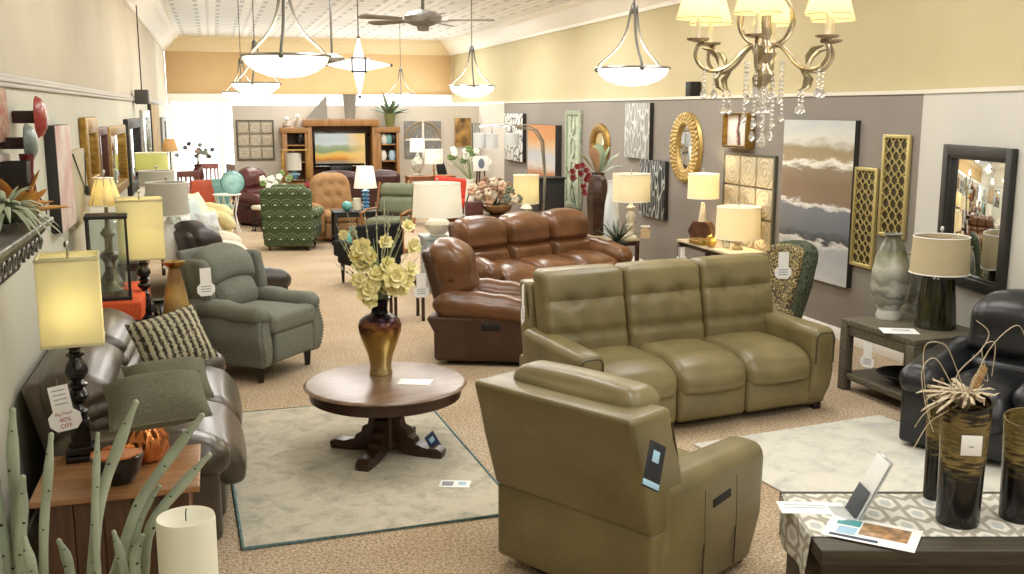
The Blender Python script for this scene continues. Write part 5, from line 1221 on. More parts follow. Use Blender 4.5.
# pale sofa with pillows, yellow chair
cs = puffy('cream_sofa', 'cream sofa heaped with pillows behind the dark recliner', 'sofa', (-.15, 13.6, 0), 90, 1.9, 2, D=.9, m=fabric('cream_fabric', '#cbc3b0', '#dbd4c3', 80), md=fabric('cream_fabric', '#cbc3b0', '#dbd4c3', 80), bh=.9)
PW = fabric('white_floral', '#e9e9e4', '#b9bec0', 9); PB = fabric('pale_blue_linen', '#b7c4c0', '#c9d3ce', 90); PGN = fabric('green_white_print', '#5e6b52', '#cfd2c4', 14); PCR = fabric('cream_linen', '#d5cdb2', '#e3dcc6', 90)
for lab, u, v, y, m, sz in (('green and white printed pillow on the cream sofa', 171, 219, 12.9, PGN, .38), ('white floral pillow on the cream sofa', 179, 214, 13.3, PW, .42), ('pale blue pillow on the cream sofa', 190, 213, 13.5, PB, .42), ('cream pillow leaning at the far end of the cream sofa', 198, 209, 14.0, PCR, .5), ('small white floral pillow lowest on the cream sofa seat', 208, 222, 13.2, PW, .3)):
    pillow('pillow', lab, TR(*GY(u, v, y)) @ RZ(50 + random.uniform(-20, 20)) @ RX(-25), sz, sz * .9, .15, m)
YC = fabric('butter_fabric', '#cfc28d', '#ddd1a2', 70)
puffy('yellow_armchair', 'butter yellow armchair beyond the cream sofa', 'chair', (-.2, 18.4, 0), 60, .75, 1, D=.75, m=YC, md=YC, bh=.85)
table4('console_table', 'long low dark console behind the cream sofa carrying drum lamps', 'table', (-.88, 13.0), .3, 3.6, .7, DWAL)
drum('ceramic lamp with the largest pale grey drum shade at the left', 170, 11.0, .66, zat(208, 11), zat(178, 11), 42, GRSH, WHITE, URN, .93)
drum('ceramic lamp with a pale grey drum shade behind the largest one', 161, 12.6, .7, zat(181, 12.6), zat(167, 12.6), 34, GRSH, WHITE, URN, .97)
drum('lamp with a pale yellow-green drum shade, farthest of the left row', 157, 14.0, .7, zat(167, 14), zat(150, 14), 31, shade_mat('yellow_green_shade', '#dfe0a6', .5), WHITE, URN, .97, 2)
# -- far left: dining set by the windows
REDW = mat('red_stained_wood', '#7e2f22', .4, col2='#9a4630', nscale=5); RBR = mat('reddish_brown_wood', '#6d4032', .45)
dt = thing('dining_table', 'dining table under a red and white cloth by the shop windows', 'table', (GY(206, 175, 22.0).x, 22.0, 0), 0)
f = MB(); f.rb((0, 0, .74), (1.15, 1.0, .05), r=.01); f.build('table_top', REDW, dt)
f = MB(); f.rb((0, 0, .68), (1.2, 1.04, .18), r=.02, sub=(10, 10, 1), fn=drape); f.build('cloth', mat('red_white_cloth', '#c4615a', .8, col2='#ead7cf', nscale=7), dt)
f = MB(); f.lathe([(.3, 0), (.25, .05), (.08, .1), (.08, .6), (.3, .66)], 20); f.build('pedestal', REDW, dt)
def dchair(label, u, y, rz, m, h=1.0, group=None):
    p = GY(u, 200, y); t = thing('dining_chair', label, 'chair', (p.x, y, 0), rz, group)
    f = MB(); f.rb((0, 0, .46), (.44, .42, .05), r=.015); f.build('seat', m, t)
    f = MB(); f.rb((0, .2, h - .05), (.44, .03, .12), r=.012)
    f.build('top_rail', m, t)
    for k in range(4): f = MB(); f.rb((-.135 + .09 * k, .2, (h + .4) / 2), (.04, .02, h - .55), r=.005); f.build('slat', m, t)
    for sx in (-1, 1):
        f = MB(); f.rb((sx * .19, -.18, .22), (.04, .04, .44), r=.006); f.build('leg', m, t)
        f = MB(); f.rb((sx * .2, .2, h / 2), (.04, .035, h), r=.006); f.build('leg', m, t)
dchair('brown slat-back dining chair left of the red cloth table', 186, 20.8, 200, RBR, 1.12)
dchair('pinkish dining chair behind the red cloth table', 210, 23.2, 0, mat('pinkish_wood', '#a86a62', .5), 1.12)
dchair('grey-brown dining chair right of the red cloth table', 223, 22.3, -70, mat('grey_brown_wood', '#8b7268', .5), 1.15)
for lab, u, y, m in (('orange-red shell chair beyond the yellow armchair', 204, 20.2, mat('orange_shell', '#b04a2a', .4)), ('teal shell chair beside the orange-red one', 219, 20.4, mat('teal_shell', '#5d8f86', .5, col2='#7aa79e', nscale=9))):
    p = GY(u, 200, y); t = thing('shell_chair', lab, 'chair', (p.x, y, 0), 20)
    f = MB(); f.rb((0, .12, .72), (.46, .05, .5), r=.024, n=2, sub=(8, 1, 5), fn=lambda v: Vector((v.x * (1 - .12 * (v.z > .1)), v.y - 1.0 * v.x * v.x + .12 * v.z, v.z))); f.build('shell_back', m, t)
    f = MB(); f.rb((0, -.08, .45), (.4, .42, .07), r=.03, n=3); f.build('seat', m, t)
    for sx in (-1, 1):
        for sy in (-1, 1): f = MB(); f.tube([(sx * .15, sy * .14 - .06, .44), (sx * .2, sy * .2 - .06, 0)], .012, 6); f.build('leg', BLACKMAT, t)
vz2 = GY(198, 168, 22.0); vz2.z = .765
t = thing('dark_red_vase', 'dark red vase on the red cloth table by the windows', 'vase', vz2)
f = MB(); f.lathe([(0, 0), (.07, 0), (.12, .15), (.11, .28), (.07, .36), (.09, .42), (0, .4)], 20); f.build('vase_body', mat('maroon_glaze', '#55211f', .3), t)
def bouquet(name, label, p, spread, n, cols, r, tall=0.0, stemm=TWIG, up=.6):
    t = thing(name, label, 'flowers', p)
    for k in range(n):
        a = random.uniform(0, 2 * PI); e = random.uniform(.15, 1.4); d = Vector((math.cos(a) * math.cos(e), math.sin(a) * math.cos(e), math.sin(e) * up + tall)) * spread * random.uniform(.6, 1)
        m = random.choice(cols); f = MB()
        for q in range(5):
            f.ell(d + Vector((math.cos(q * 1.257), math.sin(q * 1.257) * .5, math.sin(q * 1.257))) * r * .6, (r * .62, r * .4, r * .5), 7, 5)
        o = f.build('bloom', m, t)
        f = MB(); f.tube([(0, 0, 0), d * .5 + Vector((0, 0, .02)), d], .004, 4); f.build('stem', stemm, o)
    return t
bouquet('dried_bouquet', 'sparse dried branches in the dark red vase by the windows', vz2 + Vector((0, 0, .42)), .5, 16, [mat('dusty_pink', '#b08f86', .8), mat('grey_green_bud', '#8d9184', .8), mat('dark_bud', '#5c4a44', .8)], .045, .35)
drum('lamp with a tan bell shade on a slim stand before the shop windows', 176, 21.0, .0, zat(149, 21), zat(137, 21), 16, shade_mat('pale_tan_shade', '#e2c899', .5), STEEL, [(0, 0), (.14, 0), (.14, .01), (.015, .03), (.015, 1), (0, 1)], .6, 1, name='floor_lamp')
# wire stand with teal plate
ws = GY(234, 205, 19.6)
t = thing('wire_stand', 'white wire plant stand in front of the maroon recliner', 'stand', (ws.x - .12, 19.6, 0))
zt_ = zat(191, 19.6)
for k in range(10):
    a = 2 * PI * k / 10; f = MB(); f.tube([(.22 * math.cos(a), .2 * math.sin(a), zt_), (.15 * math.cos(a + .3), .14 * math.sin(a + .3), zt_ * .5), (.22 * math.cos(a), .2 * math.sin(a), 0)], .01, 6); f.build('wire', WHITE, t)
f = MB(); f.lathe([(0, zt_), (.26, zt_), (.26, zt_ + .02), (0, zt_ + .02)], 28); f.build('stand_top', WHITE, t)
t = thing('teal_plate', 'round pale teal plate propped upright on the white wire stand', 'plate', (ws.x, 19.55, zt_ + .02), 8)
f = MB(); f.lathe([(0, .02), (.12, .012), (.19, -.01), (.215, -.03), (.22, -.026), (.19, .0), (.12, .024), (0, .03)], 32, T=TR(0, .06, .215) @ RX(84)); f.build('plate', mat('teal_glaze_plate', '#7fb5b0', .25, col2='#b5d6d0', nscale=7), t)
f = MB(); f.tube([(.218 * math.cos(2 * PI * k / 32), .03 + .218 * math.sin(2 * PI * k / 32) * .1, .215 + .217 * math.sin(2 * PI * k / 32)) for k in range(32)], .01, 6, closed=True); f.build('plate_rim', mat('teal_rim', '#3f6e6c', .3), t)
f = MB(); f.tube([(.12 * math.cos(2 * PI * k / 24), .045 + .12 * math.sin(2 * PI * k / 24) * .1, .215 + .12 * math.sin(2 * PI * k / 24)) for k in range(24)], .006, 6, closed=True); f.build('plate_ring', mat('teal_rim', '#3f6e6c', .3), t)
f = MB(); f.bar((-.08, .08, .0), (.08, .08, .0), .02); f.bar((0, .12, .0), (0, .09, .2), .015); f.build('plate_easel', BLACKMAT, t)
# maroon recliner, stool, patterned chair, tan recliner
puffy('maroon_recliner', 'maroon leather recliner left of the patterned armchair', 'recliner', (.92, 21.0, 0), 35, .95, 1, D=1.0, m=MAROON, md=MAROON, bh=1.15, pleats=(.45,))
sp_ = G(262, 231, 0)
t = thing('stool', 'small black wire stool with a cream cushion by the maroon recliner', 'stool', sp_)
f = MB(); f.lathe([(0, .42), (.17, .42), (.19, .45), (.17, .49), (0, .5)], 24); f.build('seat_cushion', fabric('cream_stool', '#c9bfa8', '#d9d0bb', 60), t)
for k in range(8):
    a = 2 * PI * k / 8; f = MB(); f.tube([(.16 * math.cos(a), .16 * math.sin(a), .43), (.13 * math.cos(a), .13 * math.sin(a), .22), (.18 * math.cos(a), .18 * math.sin(a), 0)], .009, 6); f.build('wire_leg', BLACKMAT, t)
for z in (.02, .22): f = MB(); f.tube([((.18 if z < .1 else .13) * math.cos(2 * PI * k / 24), (.18 if z < .1 else .13) * math.sin(2 * PI * k / 24), z) for k in range(24)], .009, 6, closed=True); f.build('ring', BLACKMAT, t)
def fanpat():
    m, nt, b = newmat('fan_scale_fabric'); b.inputs['Roughness'].default_value = .9
    v = coords(nt, (1 / .19, 1 / .19, 1 / .19)); s = sep(nt, v)
    hx = mth(nt, 'ADD', s[0], mth(nt, 'MULTIPLY', s[1], .7))
    row = mth(nt, 'FLOOR', s[2]); off = mth(nt, 'MULTIPLY', mth(nt, 'MODULO', row, 2), .5)
    fx = mth(nt, 'SUBTRACT', mth(nt, 'FRACT', mth(nt, 'ADD', hx, off)), .5); fz = mth(nt, 'FRACT', s[2])
    d = mth(nt, 'SQRT', mth(nt, 'ADD', mth(nt, 'MULTIPLY', fx, fx), mth(nt, 'MULTIPLY', fz, fz)))
    nt.links.new(ramp(nt, d, [(0, '#c9d1b0'), (.1, '#c9d1b0'), (.14, '#37452c'), (.3, '#4b5a38'), (.34, '#7a8660'), (.38, '#3e4c30'), (.5, '#2f3b26'), (.54, '#828e68'), (.6, '#465534'), (1, '#39472c')]), b.inputs['Base Color']); return m
FP = fanpat(); pcx = G(297, 250, 0)
t = thing('patterned_armchair', 'green scallop-patterned armchair with its back to us in the aisle', 'chair', (pcx.x - .05, pcx.y + .25, 0), 164)
f = MB(); f.rb((0, .3, .55), (.82, .16, .96), r=.05, n=3, sub=(6, 1, 8), fn=lambda v: Vector((v.x * (1 + .06 * v.z), v.y + .1 * (v.z + .4), v.z + .03 * (1 - (v.x / .4) ** 2) * (v.z > 0)))); f.build('backrest', FP, t)
f = MB(); f.rb((0, .18, .92), (.6, .2, .3), r=.09, n=3, sub=(4, 1, 3), fn=lambda v: v + Vector((0, .1 * v.z, .02))); f.build('back_cushion', FP, t)
f = MB(); f.rb((0, -.06, .46), (.56, .62, .18), r=.06, n=3, puff=(0, 0, .03)); f.build('seat_cushion', FP, t)
f = MB(); f.rb((0, 0, .22), (.7, .72, .3), r=.03, n=2); f.build('base', FP, t)
for s_ in (-1, 1):
    f = MB(); f.rb((s_ * .37, -.04, .4), (.12, .7, .44), r=.04, n=2); f.build('arm_panel', FP, t)
    f = MB(); f.rb((s_ * .39, -.06, .6), (.18, .7, .16), r=.075, n=4); f.build('arm', FP, t)
    for sy in (-.28, .28): f = MB(); f.lathe([(.02, 0), (.03, .14)], 8, c=(s_ * .32, sy, 0)); f.build('leg', DWAL, t)
TANF = fabric('camel_tufted', '#94724c', '#a98660', 60); tc_ = G(333, 235, 0)
t = thing('tufted_recliner', 'camel brown button-tufted recliner facing us behind the patterned armchair', 'recliner', (GY(335, 200, 18.1).x, 18.1, 0), 8)
TUF = [(x, z) for z in (-.22, .0, .2) for x in ((-.2, 0, .2) if z != 0 else (-.1, .1))]
def tuft(v):
    q = v.copy()
    if v.y < 0:
        for x, z in TUF: q.y += .06 * gz(v.x, x, .045) * gz(v.z, z, .045)
        q.y += .012 * abs(math.sin(v.x * 16 + v.z * 14)) * 1
    q.z -= .16 * (v.x / .36) ** 4 * (v.z > 0); q.y += .2 * (v.z + .35); return q
f = MB(); f.rb((0, .2, .78), (.74, .22, .8), r=.09, n=4, sub=(14, 1, 16), puff=(0, .05, 0), fn=tuft); f.build('backrest', TANF, t)
f = MB(); f.rb((0, -.1, .42), (.56, .66, .2), r=.07, n=3, sub=(4, 4, 1), puff=(0, .02, .04)); f.build('seat_cushion', TANF, t)
f = MB(); f.rb((0, -.38, .2), (.56, .1, .28), r=.04, n=3, puff=(0, .02, 0)); f.build('footrest', TANF, t)
f = MB(); f.rb((0, .02, .2), (.7, .7, .3), r=.04); f.build('base', TANF, t)
for s_ in (-1, 1): f = MB(); f.rb((s_ * .37, -.06, .4), (.17, .76, .5), r=.07, n=4, sub=(1, 3, 2), puff=(.01, 0, .02)); f.build('arm', TANF, t)
# entertainment centre
OAK = wood('honey_oak', '#94683c', '#b58650', .4, (18, 18, 2)); OAKD = wood('dark_oak', '#5c4029', '#6f4d32', .5, (18, 18, 2)); ye = 22.45  # second, darker oak tone for the back boards and header panel
xl, x1, x2, xr = [GY(u, 150, ye).x for u in (283, 308, 377, 399.5)]; zl, zc_ = zat(127, ye), zat(119, ye)
t = thing('entertainment_center', 'large oak entertainment centre with side cabinets around the television', 'entertainment centre', ((x1 + x2) / 2, ye + .28, 0), 0); ox = (x1 + x2) / 2
def bx_(name, xa, xb, ya, yb, za, zb, m=OAK, par=None, r=.01):
    f = MB(); f.rb(((xa + xb) / 2 - ox, (ya + yb) / 2, (za + zb) / 2), (xb - xa, yb - ya, zb - za), r=r, n=1); return f.build(name, m, par or t)
for (a, b_, zt2) in ((xl, x1, zl), (x2, xr, zl)):
    bx_('side_panel', a, a + .1, -.27, .25, 0, zt2); bx_('side_panel', b_ - .06, b_, -.27, .25, 0, zt2); bx_('back_board', a + .05, b_ - .05, .22, .25, 0, zt2, OAKD)
    bx_('cornice', a - .04, b_ + .02, -.31, .25, zt2 - .12, zt2); 
    for z in (.75, 1.15, 1.52): bx_('shelf', a + .08, b_ - .06, -.22, .22, z, z + .03)
    bx_('cabinet_door', a + .1, b_ - .06, -.27, -.24, .06, .73)
bx_('side_panel', x1, x1 + .1, -.3, .25, 0, zc_); bx_('side_panel', x2 - .1, x2, -.3, .25, 0, zc_); bx_('cornice', x1 - .06, x2 + .06, -.36, .25, zc_ - .15, zc_)
bx_('back_board', x1, x2, .2, .25, 0, zc_, OAKD); bx_('lower_cabinet', x1 + .1, x2 - .1, -.3, .2, 0, .72); bx_('counter', x1 + .08, x2 - .08, -.33, .2, .72, .78); bx_('header_panel', x1 + .1, x2 - .1, .0, .2, zat(124.5, ye) - .2, zc_ - .15, OAKD)
tvz0, tvz1 = zat(167, ye), zat(131, ye); xa, xb = GY(314, 150, ye).x, GY(368, 150, ye).x
t = thing('television', 'flat television showing a yellow and green landscape in the oak entertainment centre', 'television', ((xa + xb) / 2, ye + .2, .78)); wT = xb - xa; hT = tvz1 - tvz0
f = MB(); f.rb((0, 0, tvz0 - .78 + hT / 2), (wT, .07, hT), r=.012, n=2); f.build('bezel', BLACKM, t)
def screen():
    m, nt, b = newmat('tv_picture'); s = sep(nt, coords(nt)); n = nd(nt, 'ShaderNodeTexNoise', i_Scale=2.4, i_Detail=6); nt.links.new(coords(nt), n.inputs['Vector'])
    h = mth(nt, 'ADD', mth(nt, 'DIVIDE', mth(nt, 'SUBTRACT', s[2], tvz0 - .78 + .12), hT - .16), mth(nt, 'MULTIPLY', mth(nt, 'SUBTRACT', n.outputs['Fac'], .5), .35))
    c = ramp(nt, h, [(0, '#8f8a7c'), (.1, '#b9793a'), (.2, '#d9a857'), (.3, '#c9b467'), (.38, '#7f9068'), (.55, '#8d9c80'), (.62, '#b4bfbd'), (.8, '#a5b1b4'), (1, '#aeb8b8')])
    c2 = ramp(nt, mth(nt, 'ADD', s[0], mth(nt, 'MULTIPLY', mth(nt, 'SUBTRACT', n.outputs['Fac'], .5), .8)), [(.1, '#000000'), (.5, '#ffffff')])
    mx = nd(nt, 'ShaderNodeMix', data_type='RGBA'); nt.links.new(c2, mx.inputs[0]); nt.links.new(c, mx.inputs[6]); mx.inputs[7].default_value = lin('#d9b878')
    nt.links.new(mx.outputs[2], b.inputs['Base Color']); nt.links.new(mx.outputs[2], b.inputs['Emission Color']); b.inputs['Emission Strength'].default_value = .3; b.inputs['Roughness'].default_value = .3; return m
f = MB(); f.rb((0, -.036, tvz0 - .78 + hT / 2 + .02), (wT - .08, .004, hT - .14), r=.001, n=1); f.build('screen', screen(), t)
f = MB(); f.rb((0, .0, .15), (.5, .2, .3), r=.01); f.build('tv_stand', BLACKM, t)
f = MB(); f.rb((0, -.038, tvz0 - .78 + .03), (wT - .06, .006, .02), r=.001, n=1); f.build('silver_strip', CHROME, t)
# bits on the entertainment centre
GCON = mat('grey_metal', '#98968f', .5, .3)
p = GY(318, 117, ye + .2); p.z = zc_
t = thing('sail_ornament', 'grey triangular sail ornament on top of the entertainment centre', 'ornament', p)
f = MB(); f.prism([(-.28, 0), (.2, 0), (.2, .52)], -.03, .03, T=RX(90)); f.build('sail', GCON, t); f = MB(); f.rb((0, 0, .012), (.5, .14, .024), r=.005); f.build('sail_base', GCON, t)
p = GY(350, 117, ye + .2); p.z = zc_; f = MB(); f.lathe([(0, 0), (.11, 0), (.15, .5), (.165, .54), (.14, .54), (.1, .06), (0, .05)], 24)
solo(f, 'tapered_vase', GCON, 'grey tapered metal vase on top of the entertainment centre', 'vase', p)
p = GY(390, 123, ye + .2); p.z = zl
pt = thing('green_pot', 'green glazed pot on the right cabinet of the entertainment centre', 'pot', p); f = MB(); f.lathe([(0, 0), (.09, 0), (.13, .26), (.14, .3), (.11, .29), (0, .26)], 24); f.build('pot_body', mat('olive_glaze', '#7f8350', .35), pt)
spiky('agave', 'spiky agave growing in the green pot above the cabinet', p + Vector((0, 0, .27)), 18, .54, mat('agave_green', '#5e7358', .5, col2='#7d9076', nscale=6), .05, .1, up=.1)
for lab, u, h in (('small white-headed bird figure at the left end above the cabinet', 287, .2), ('taller brown and white bird figure above the left cabinet', 298, .26)):
    p = GY(u, 126, ye + .15); p.z = zl; t = thing('bird_figure', lab, 'figurine', p)
    f = MB(); f.lathe([(0, 0), (.07, 0), (.1, h * .25), (.085, h * .6), (.03, h * .8), (0, h * .82)], 16); f.build('bird_body', mat('brown_white_glaze', '#a08670', .4, col2='#e6e2da', nscale=9), t)
    f = MB(); f.ell((0, -.01, h * .92), (.05, .055, .05), 12, 8); f.ell((0, -.06, h * .91), (.012, .03, .012), 6, 4); f.build('bird_head', WHITE, t); f = MB(); f.ell((0, 0, h * .97), (.045, .045, .025), 10, 6); f.build('crest', BLACKMAT, t)
def shelfitem(name, label, u, z, m, prof):
    p = GY(u, 150, ye + .15); p.z = z; f = MB(); f.lathe(prof, 16); solo(f, name, m, label, name.split('_')[-1], p)
JAR = [(0, 0), (.06, 0), (.09, .1), (.06, .2), (.03, .22), (0, .22)]
shelfitem('black_jar', 'black jar on the upper shelf of the left cabinet', 301, 1.555, BLACKM, [(r * 1.3, z * 1.3) for r, z in JAR])
for lab, u, z, c in (('small white jar on the right cabinet upper shelf', 384, 1.555, '#e6e4dc'), ('small teal jar on the right cabinet upper shelf', 389, 1.555, '#7fb0b0'), ('small black jar on the right cabinet upper shelf', 394, 1.555, '#222222'), ('white jar on the right cabinet middle shelf', 383, 1.185, '#e9e5da'), ('pale blue jar on the right cabinet middle shelf', 392, 1.185, '#a9c3d2')):
    shelfitem('small_jar', lab, u, z, mat('jar' + c, c, .3), JAR)
# decor on the back partition
def partpic(name, label, cat, u0, u1, v0, v1, y=YP):
    a, b_ = GY(u0, v0, y), GY(u1, v1, y); return wthing(name, label, cat, TR((a.x + b_.x) / 2, y, (a.z + b_.z) / 2)), b_.x - a.x, a.z - b_.z
a, b_ = GY(235.5, 120, YP), GY(275, 160, YP)
tile_panel('large taupe pressed tile panel on the putty partition by the windows', TR((a.x + b_.x) / 2, YP, (a.z + b_.z) / 2), b_.x - a.x, a.z - b_.z, 3, 3, ('#cfc6b2', '#bdb29c', '#a0957e'), mat('tile_frame', '#5f5c4a', .5))
t, w, h = partpic('arch_panel', 'grey arched window wall panel with white cross bars on the partition', 'wall decor', 404, 441, 121, 158)
f = MB(); f.rb((0, -.02, 0), (w, .04, h), r=.004); f.build('panel', mat('slate_panel', '#77797a', .6, col2='#9a9a94', nscale=5), t)
f = MB(); f.rb((0, -.05, 0), (.05, .03, h), r=.004); f.rb((0, -.05, 0), (w, .03, .05), r=.004); f.build('cross_bars', WHITE, t)
f = MB(); f.tube([(w * .48 * math.cos(PI * k / 20), -.045, h * .48 * math.sin(PI * k / 20)) for k in range(21)], .025, 6); f.build('arch', mat('tan_arch', '#a08c6c', .6), t)
f = MB(); f.tube([(w * .36 * math.cos(PI * k / 20), -.045, h * .36 * math.sin(PI * k / 20)) for k in range(21)], .015, 6); f.build('inner_arch', mat('tan_arch', '#a08c6c', .6), t)
t, w, h = partpic('leaf_print', 'brown and gold leaf pattern panel on the partition', 'picture', 454.5, 470.5, 118, 146)
canvas(t, w, h, .05, mat('brown_gold_print', '#4f3a1d', .6, col2='#c79a52', nscale=5, detail=2), mat('tan_edge', '#a88350', .6))
t, w, h = partpic('slat_picture', 'grey slatted picture right of the brown panel on the partition', 'picture', 472, 488, 123, 152)
canvas(t, w, h, .05, mat('grey_slat', '#8f9088', .6, col2='#b3b3a8', nscale=4, stretch=(8, 1, 1)))
# etagere, plants and lamps left of the television
p = GY(296, 180, 21.75); t = thing('etagere', 'open gold metal etagere left of the television', 'shelf unit', (p.x, 21.75, 0)); zE = zat(149, 21.75)
for sx in (-1, 1):
    for sy in (-1, 1): f = MB(); f.rb((sx * .27, sy * .17, zE / 2), (.025, .025, zE), r=.003, n=1); f.build('post', GOLDF, t)
for z in (.4, .85, zE): f = MB(); f.rb((0, 0, z), (.58, .38, .02), r=.003, n=1); f.build('shelf', PANE if z < zE else GOLDF, t)
drum('lamp with a pale blue glass base on the gold etagere', 297, 21.75, .86, zat(168, 21.75), zat(152, 21.75), 15, WSH, mat('pale_blue_glass', '#8fb7cc', .1, trans=.3), URN, 1.0)
p = G(276, 214, 0); t = thing('white_pot', 'pale pot on the floor beside the maroon recliner', 'pot', (GY(277, 200, 20.2).x, 20.2, 0)); f = MB(); f.lathe([(0, 0), (.14, 0), (.2, .4), (.19, .44), (.15, .42), (0, .4)], 20); f.build('pot_body', mat('beige_pot', '#b8a98c', .6), t)
bouquet('white_flowers', 'white flowers and leaves in the pale pot left of the etagere', Vector((GY(277, 200, 20.2).x, 20.2, .42)), .36, 18, [mat('white_petals', '#e9ebdf', .7), mat('white_petals', '#e9ebdf', .7), LEAF], .06, 1.3, LEAF)
p = GY(306, 190, 19.8); t = thing('tall_basket', 'white vase by the etagere holding red flowers', 'vase', (p.x, 19.8, 0)); f = MB(); f.lathe([(0, 0), (.12, 0), (.15, .3), (.1, .6), (.12, .64), (0, .6)], 20); f.build('vase_body', WHITE, t)
bouquet('red_flowers', 'red flowers standing beside the camel recliner', Vector((p.x, 19.8, .62)), .33, 14, [mat('red_petals', '#8e2c33', .7), mat('magenta_petals', '#a14a5c', .7), LEAF], .05, .3)
# maroon sofa facing the television
puffy('maroon_sofa', 'dark maroon leather sofa facing the television, its back to us', 'sofa', (2.75, 20.5, 0), 180, 2.0, 2, D=.95, m=leather('dark_maroon_leather', '#33191a', '#432224'), md=leather('dark_maroon_leather', '#33191a', '#432224'), bh=1.12)
# blue lamp, black table, teal things
tb = GY(349, 206, 17.0)
table4('black_table', 'black end table with teal ornaments near the blue lamp', 'table', (tb.x + .12, 17.05), .8, .6, .62, BLACKMAT, shelf=.18)
TEALG = mat('teal_glaze', '#4f9a94', .2, col2='#7fbdb4', nscale=6)
p = GY(347, 205, 16.95); p.z = .62; f = MB(); f.ell((0, 0, .085), (.09, .09, .085), 18, 12, fn=lambda v: v * (1 + .03 * math.sin(8 * math.atan2(v.y, v.x)))); solo(f, 'teal_ball', TEALG, 'round teal ball ornament on the black end table', 'ornament', p)
p = GY(355, 240, 16.4); p.z = 0; f = MB(); f.lathe([(0, 0), (.1, 0), (.17, .14), (.16, .27), (.08, .37), (.1, .4), (0, .38)], 24); solo(f, 'teal_urn', TEALG, 'dark teal ribbed urn on the floor before the black table', 'urn', p)
p = GY(357, 206, 17.1); p.z = .62; f = MB(); f.lathe([(0, 0), (.07, 0), (.075, .05), (.07, .2), (0, .2)], 18); solo(f, 'cream_canister', PCR, 'cream canister beside the blue lamp', 'canister', p)
BLUEG = mat('blue_glaze', '#4f86b3', .2, col2='#6fa3c7', nscale=7)
drum('stacked blue ball lamp with a white tapered shade', 367, 17.1, .62, zat(187, 17.1), zat(166, 17.1), 23, WSH, BLUEG, BALLS, .72, 3, (1, .9, .8))
# glider
GLF = fabric('glider_green', '#686c56', '#7c806a', 60); GW = mat('glider_oak', '#8d5a2e', .4)
t = thing('glider_chair', 'sage cushioned glider chair with oak frame right of the blue lamp', 'chair', (GY(392, 200, 16.2).x, 16.4, 0), -35)
f = MB(); f.rb((0, .2, .98), (.62, .16, .22), r=.08, n=4, puff=(0, .02, .01), fn=lambda v: v + Vector((0, .2 * v.z + .11, 0))); f.build('head_cushion', GLF, t)
f = MB(); f.rb((0, .2, .73), (.62, .18, .3), r=.08, n=4, puff=(0, .03, .01), fn=lambda v: v + Vector((0, .2 * v.z + .06, 0))); f.build('back_cushion', GLF, t)
f = MB(); f.rb((0, -.05, .48), (.6, .58, .15), r=.06, n=3, puff=(0, 0, .03)); f.build('seat_cushion', GLF, t)
for s_ in (-1, 1):
    f = MB(); f.tube([(s_ * .35, .36, 1.1), (s_ * .35, .24, .66), (s_ * .35, .1, .3)], .025, 8); f.build('back_post', GW, t)
    f = MB(); f.tube([(s_ * .36, .26, .68), (s_ * .37, -.1, .68), (s_ * .36, -.36, .64)], .03, 8, flat=.6); f.build('arm', GW, t)
    f = MB(); f.tube([(s_ * .36, -.34, .63), (s_ * .36, -.3, .3), (s_ * .36, -.3, .06)], .022, 8); f.build('front_post', GW, t)
    f = MB(); f.bar((s_ * .36, -.4, .04), (s_ * .36, .4, .04), .05); f.build('runner', GW, t)
t = thing('glider_ottoman', 'sage cushioned ottoman on an oak frame before the glider', 'ottoman', (GY(368, 222, 15.4).x, 15.4, 0), -30)
f = MB(); f.rb((0, 0, .44), (.5, .4, .16), r=.07, n=4, puff=(0, 0, .03)); f.build('cushion', GLF, t)
for s_ in (-1, 1): f = MB(); f.tube([(s_ * .2, -.18, .03), (s_ * .2, -.1, .36), (s_ * .2, .1, .36), (s_ * .2, .18, .03)], .022, 8); f.build('side_frame', GW, t)
# black chair behind the round table flowers
bc = G(352, 288, 0)
t = thing('black_chair', 'black upholstered chair with tapered legs behind the yellow magnolias', 'chair', (bc.x + .28, bc.y + .3, 0), 200)
BF = fabric('black_fabric', '#1d1e1f', '#2a2b2c', 80)
f = MB(); f.rb((0, 0, .36), (.66, .62, .2), r=.05, n=3); f.build('seat', BF, t)
f = MB(); f.rb((0, .27, .6), (.68, .13, .46), r=.05, n=3, sub=(3, 1, 3), fn=lambda v: v + Vector((0, .12 * v.z, 0))); f.build('backrest', BF, t)
for sx in (-1, 1):
    f = MB(); f.rb((sx * .34, -.02, .48), (.1, .56, .22), r=.04, n=3); f.build('arm', BF, t)
    for sy in (-1, 1): f = MB(); f.lathe([(.018, 0), (.032, .27)], 8, c=(sx * .27, sy * .25, 0)); f.build('leg', FOOTW, t)
sd = G(406, 323, 0)
table4('side_table', 'small dark side table just left of the brown recliner', 'table', (sd.x + .05, sd.y + .2), .36, .36, .5, DWAL, leg=.035)
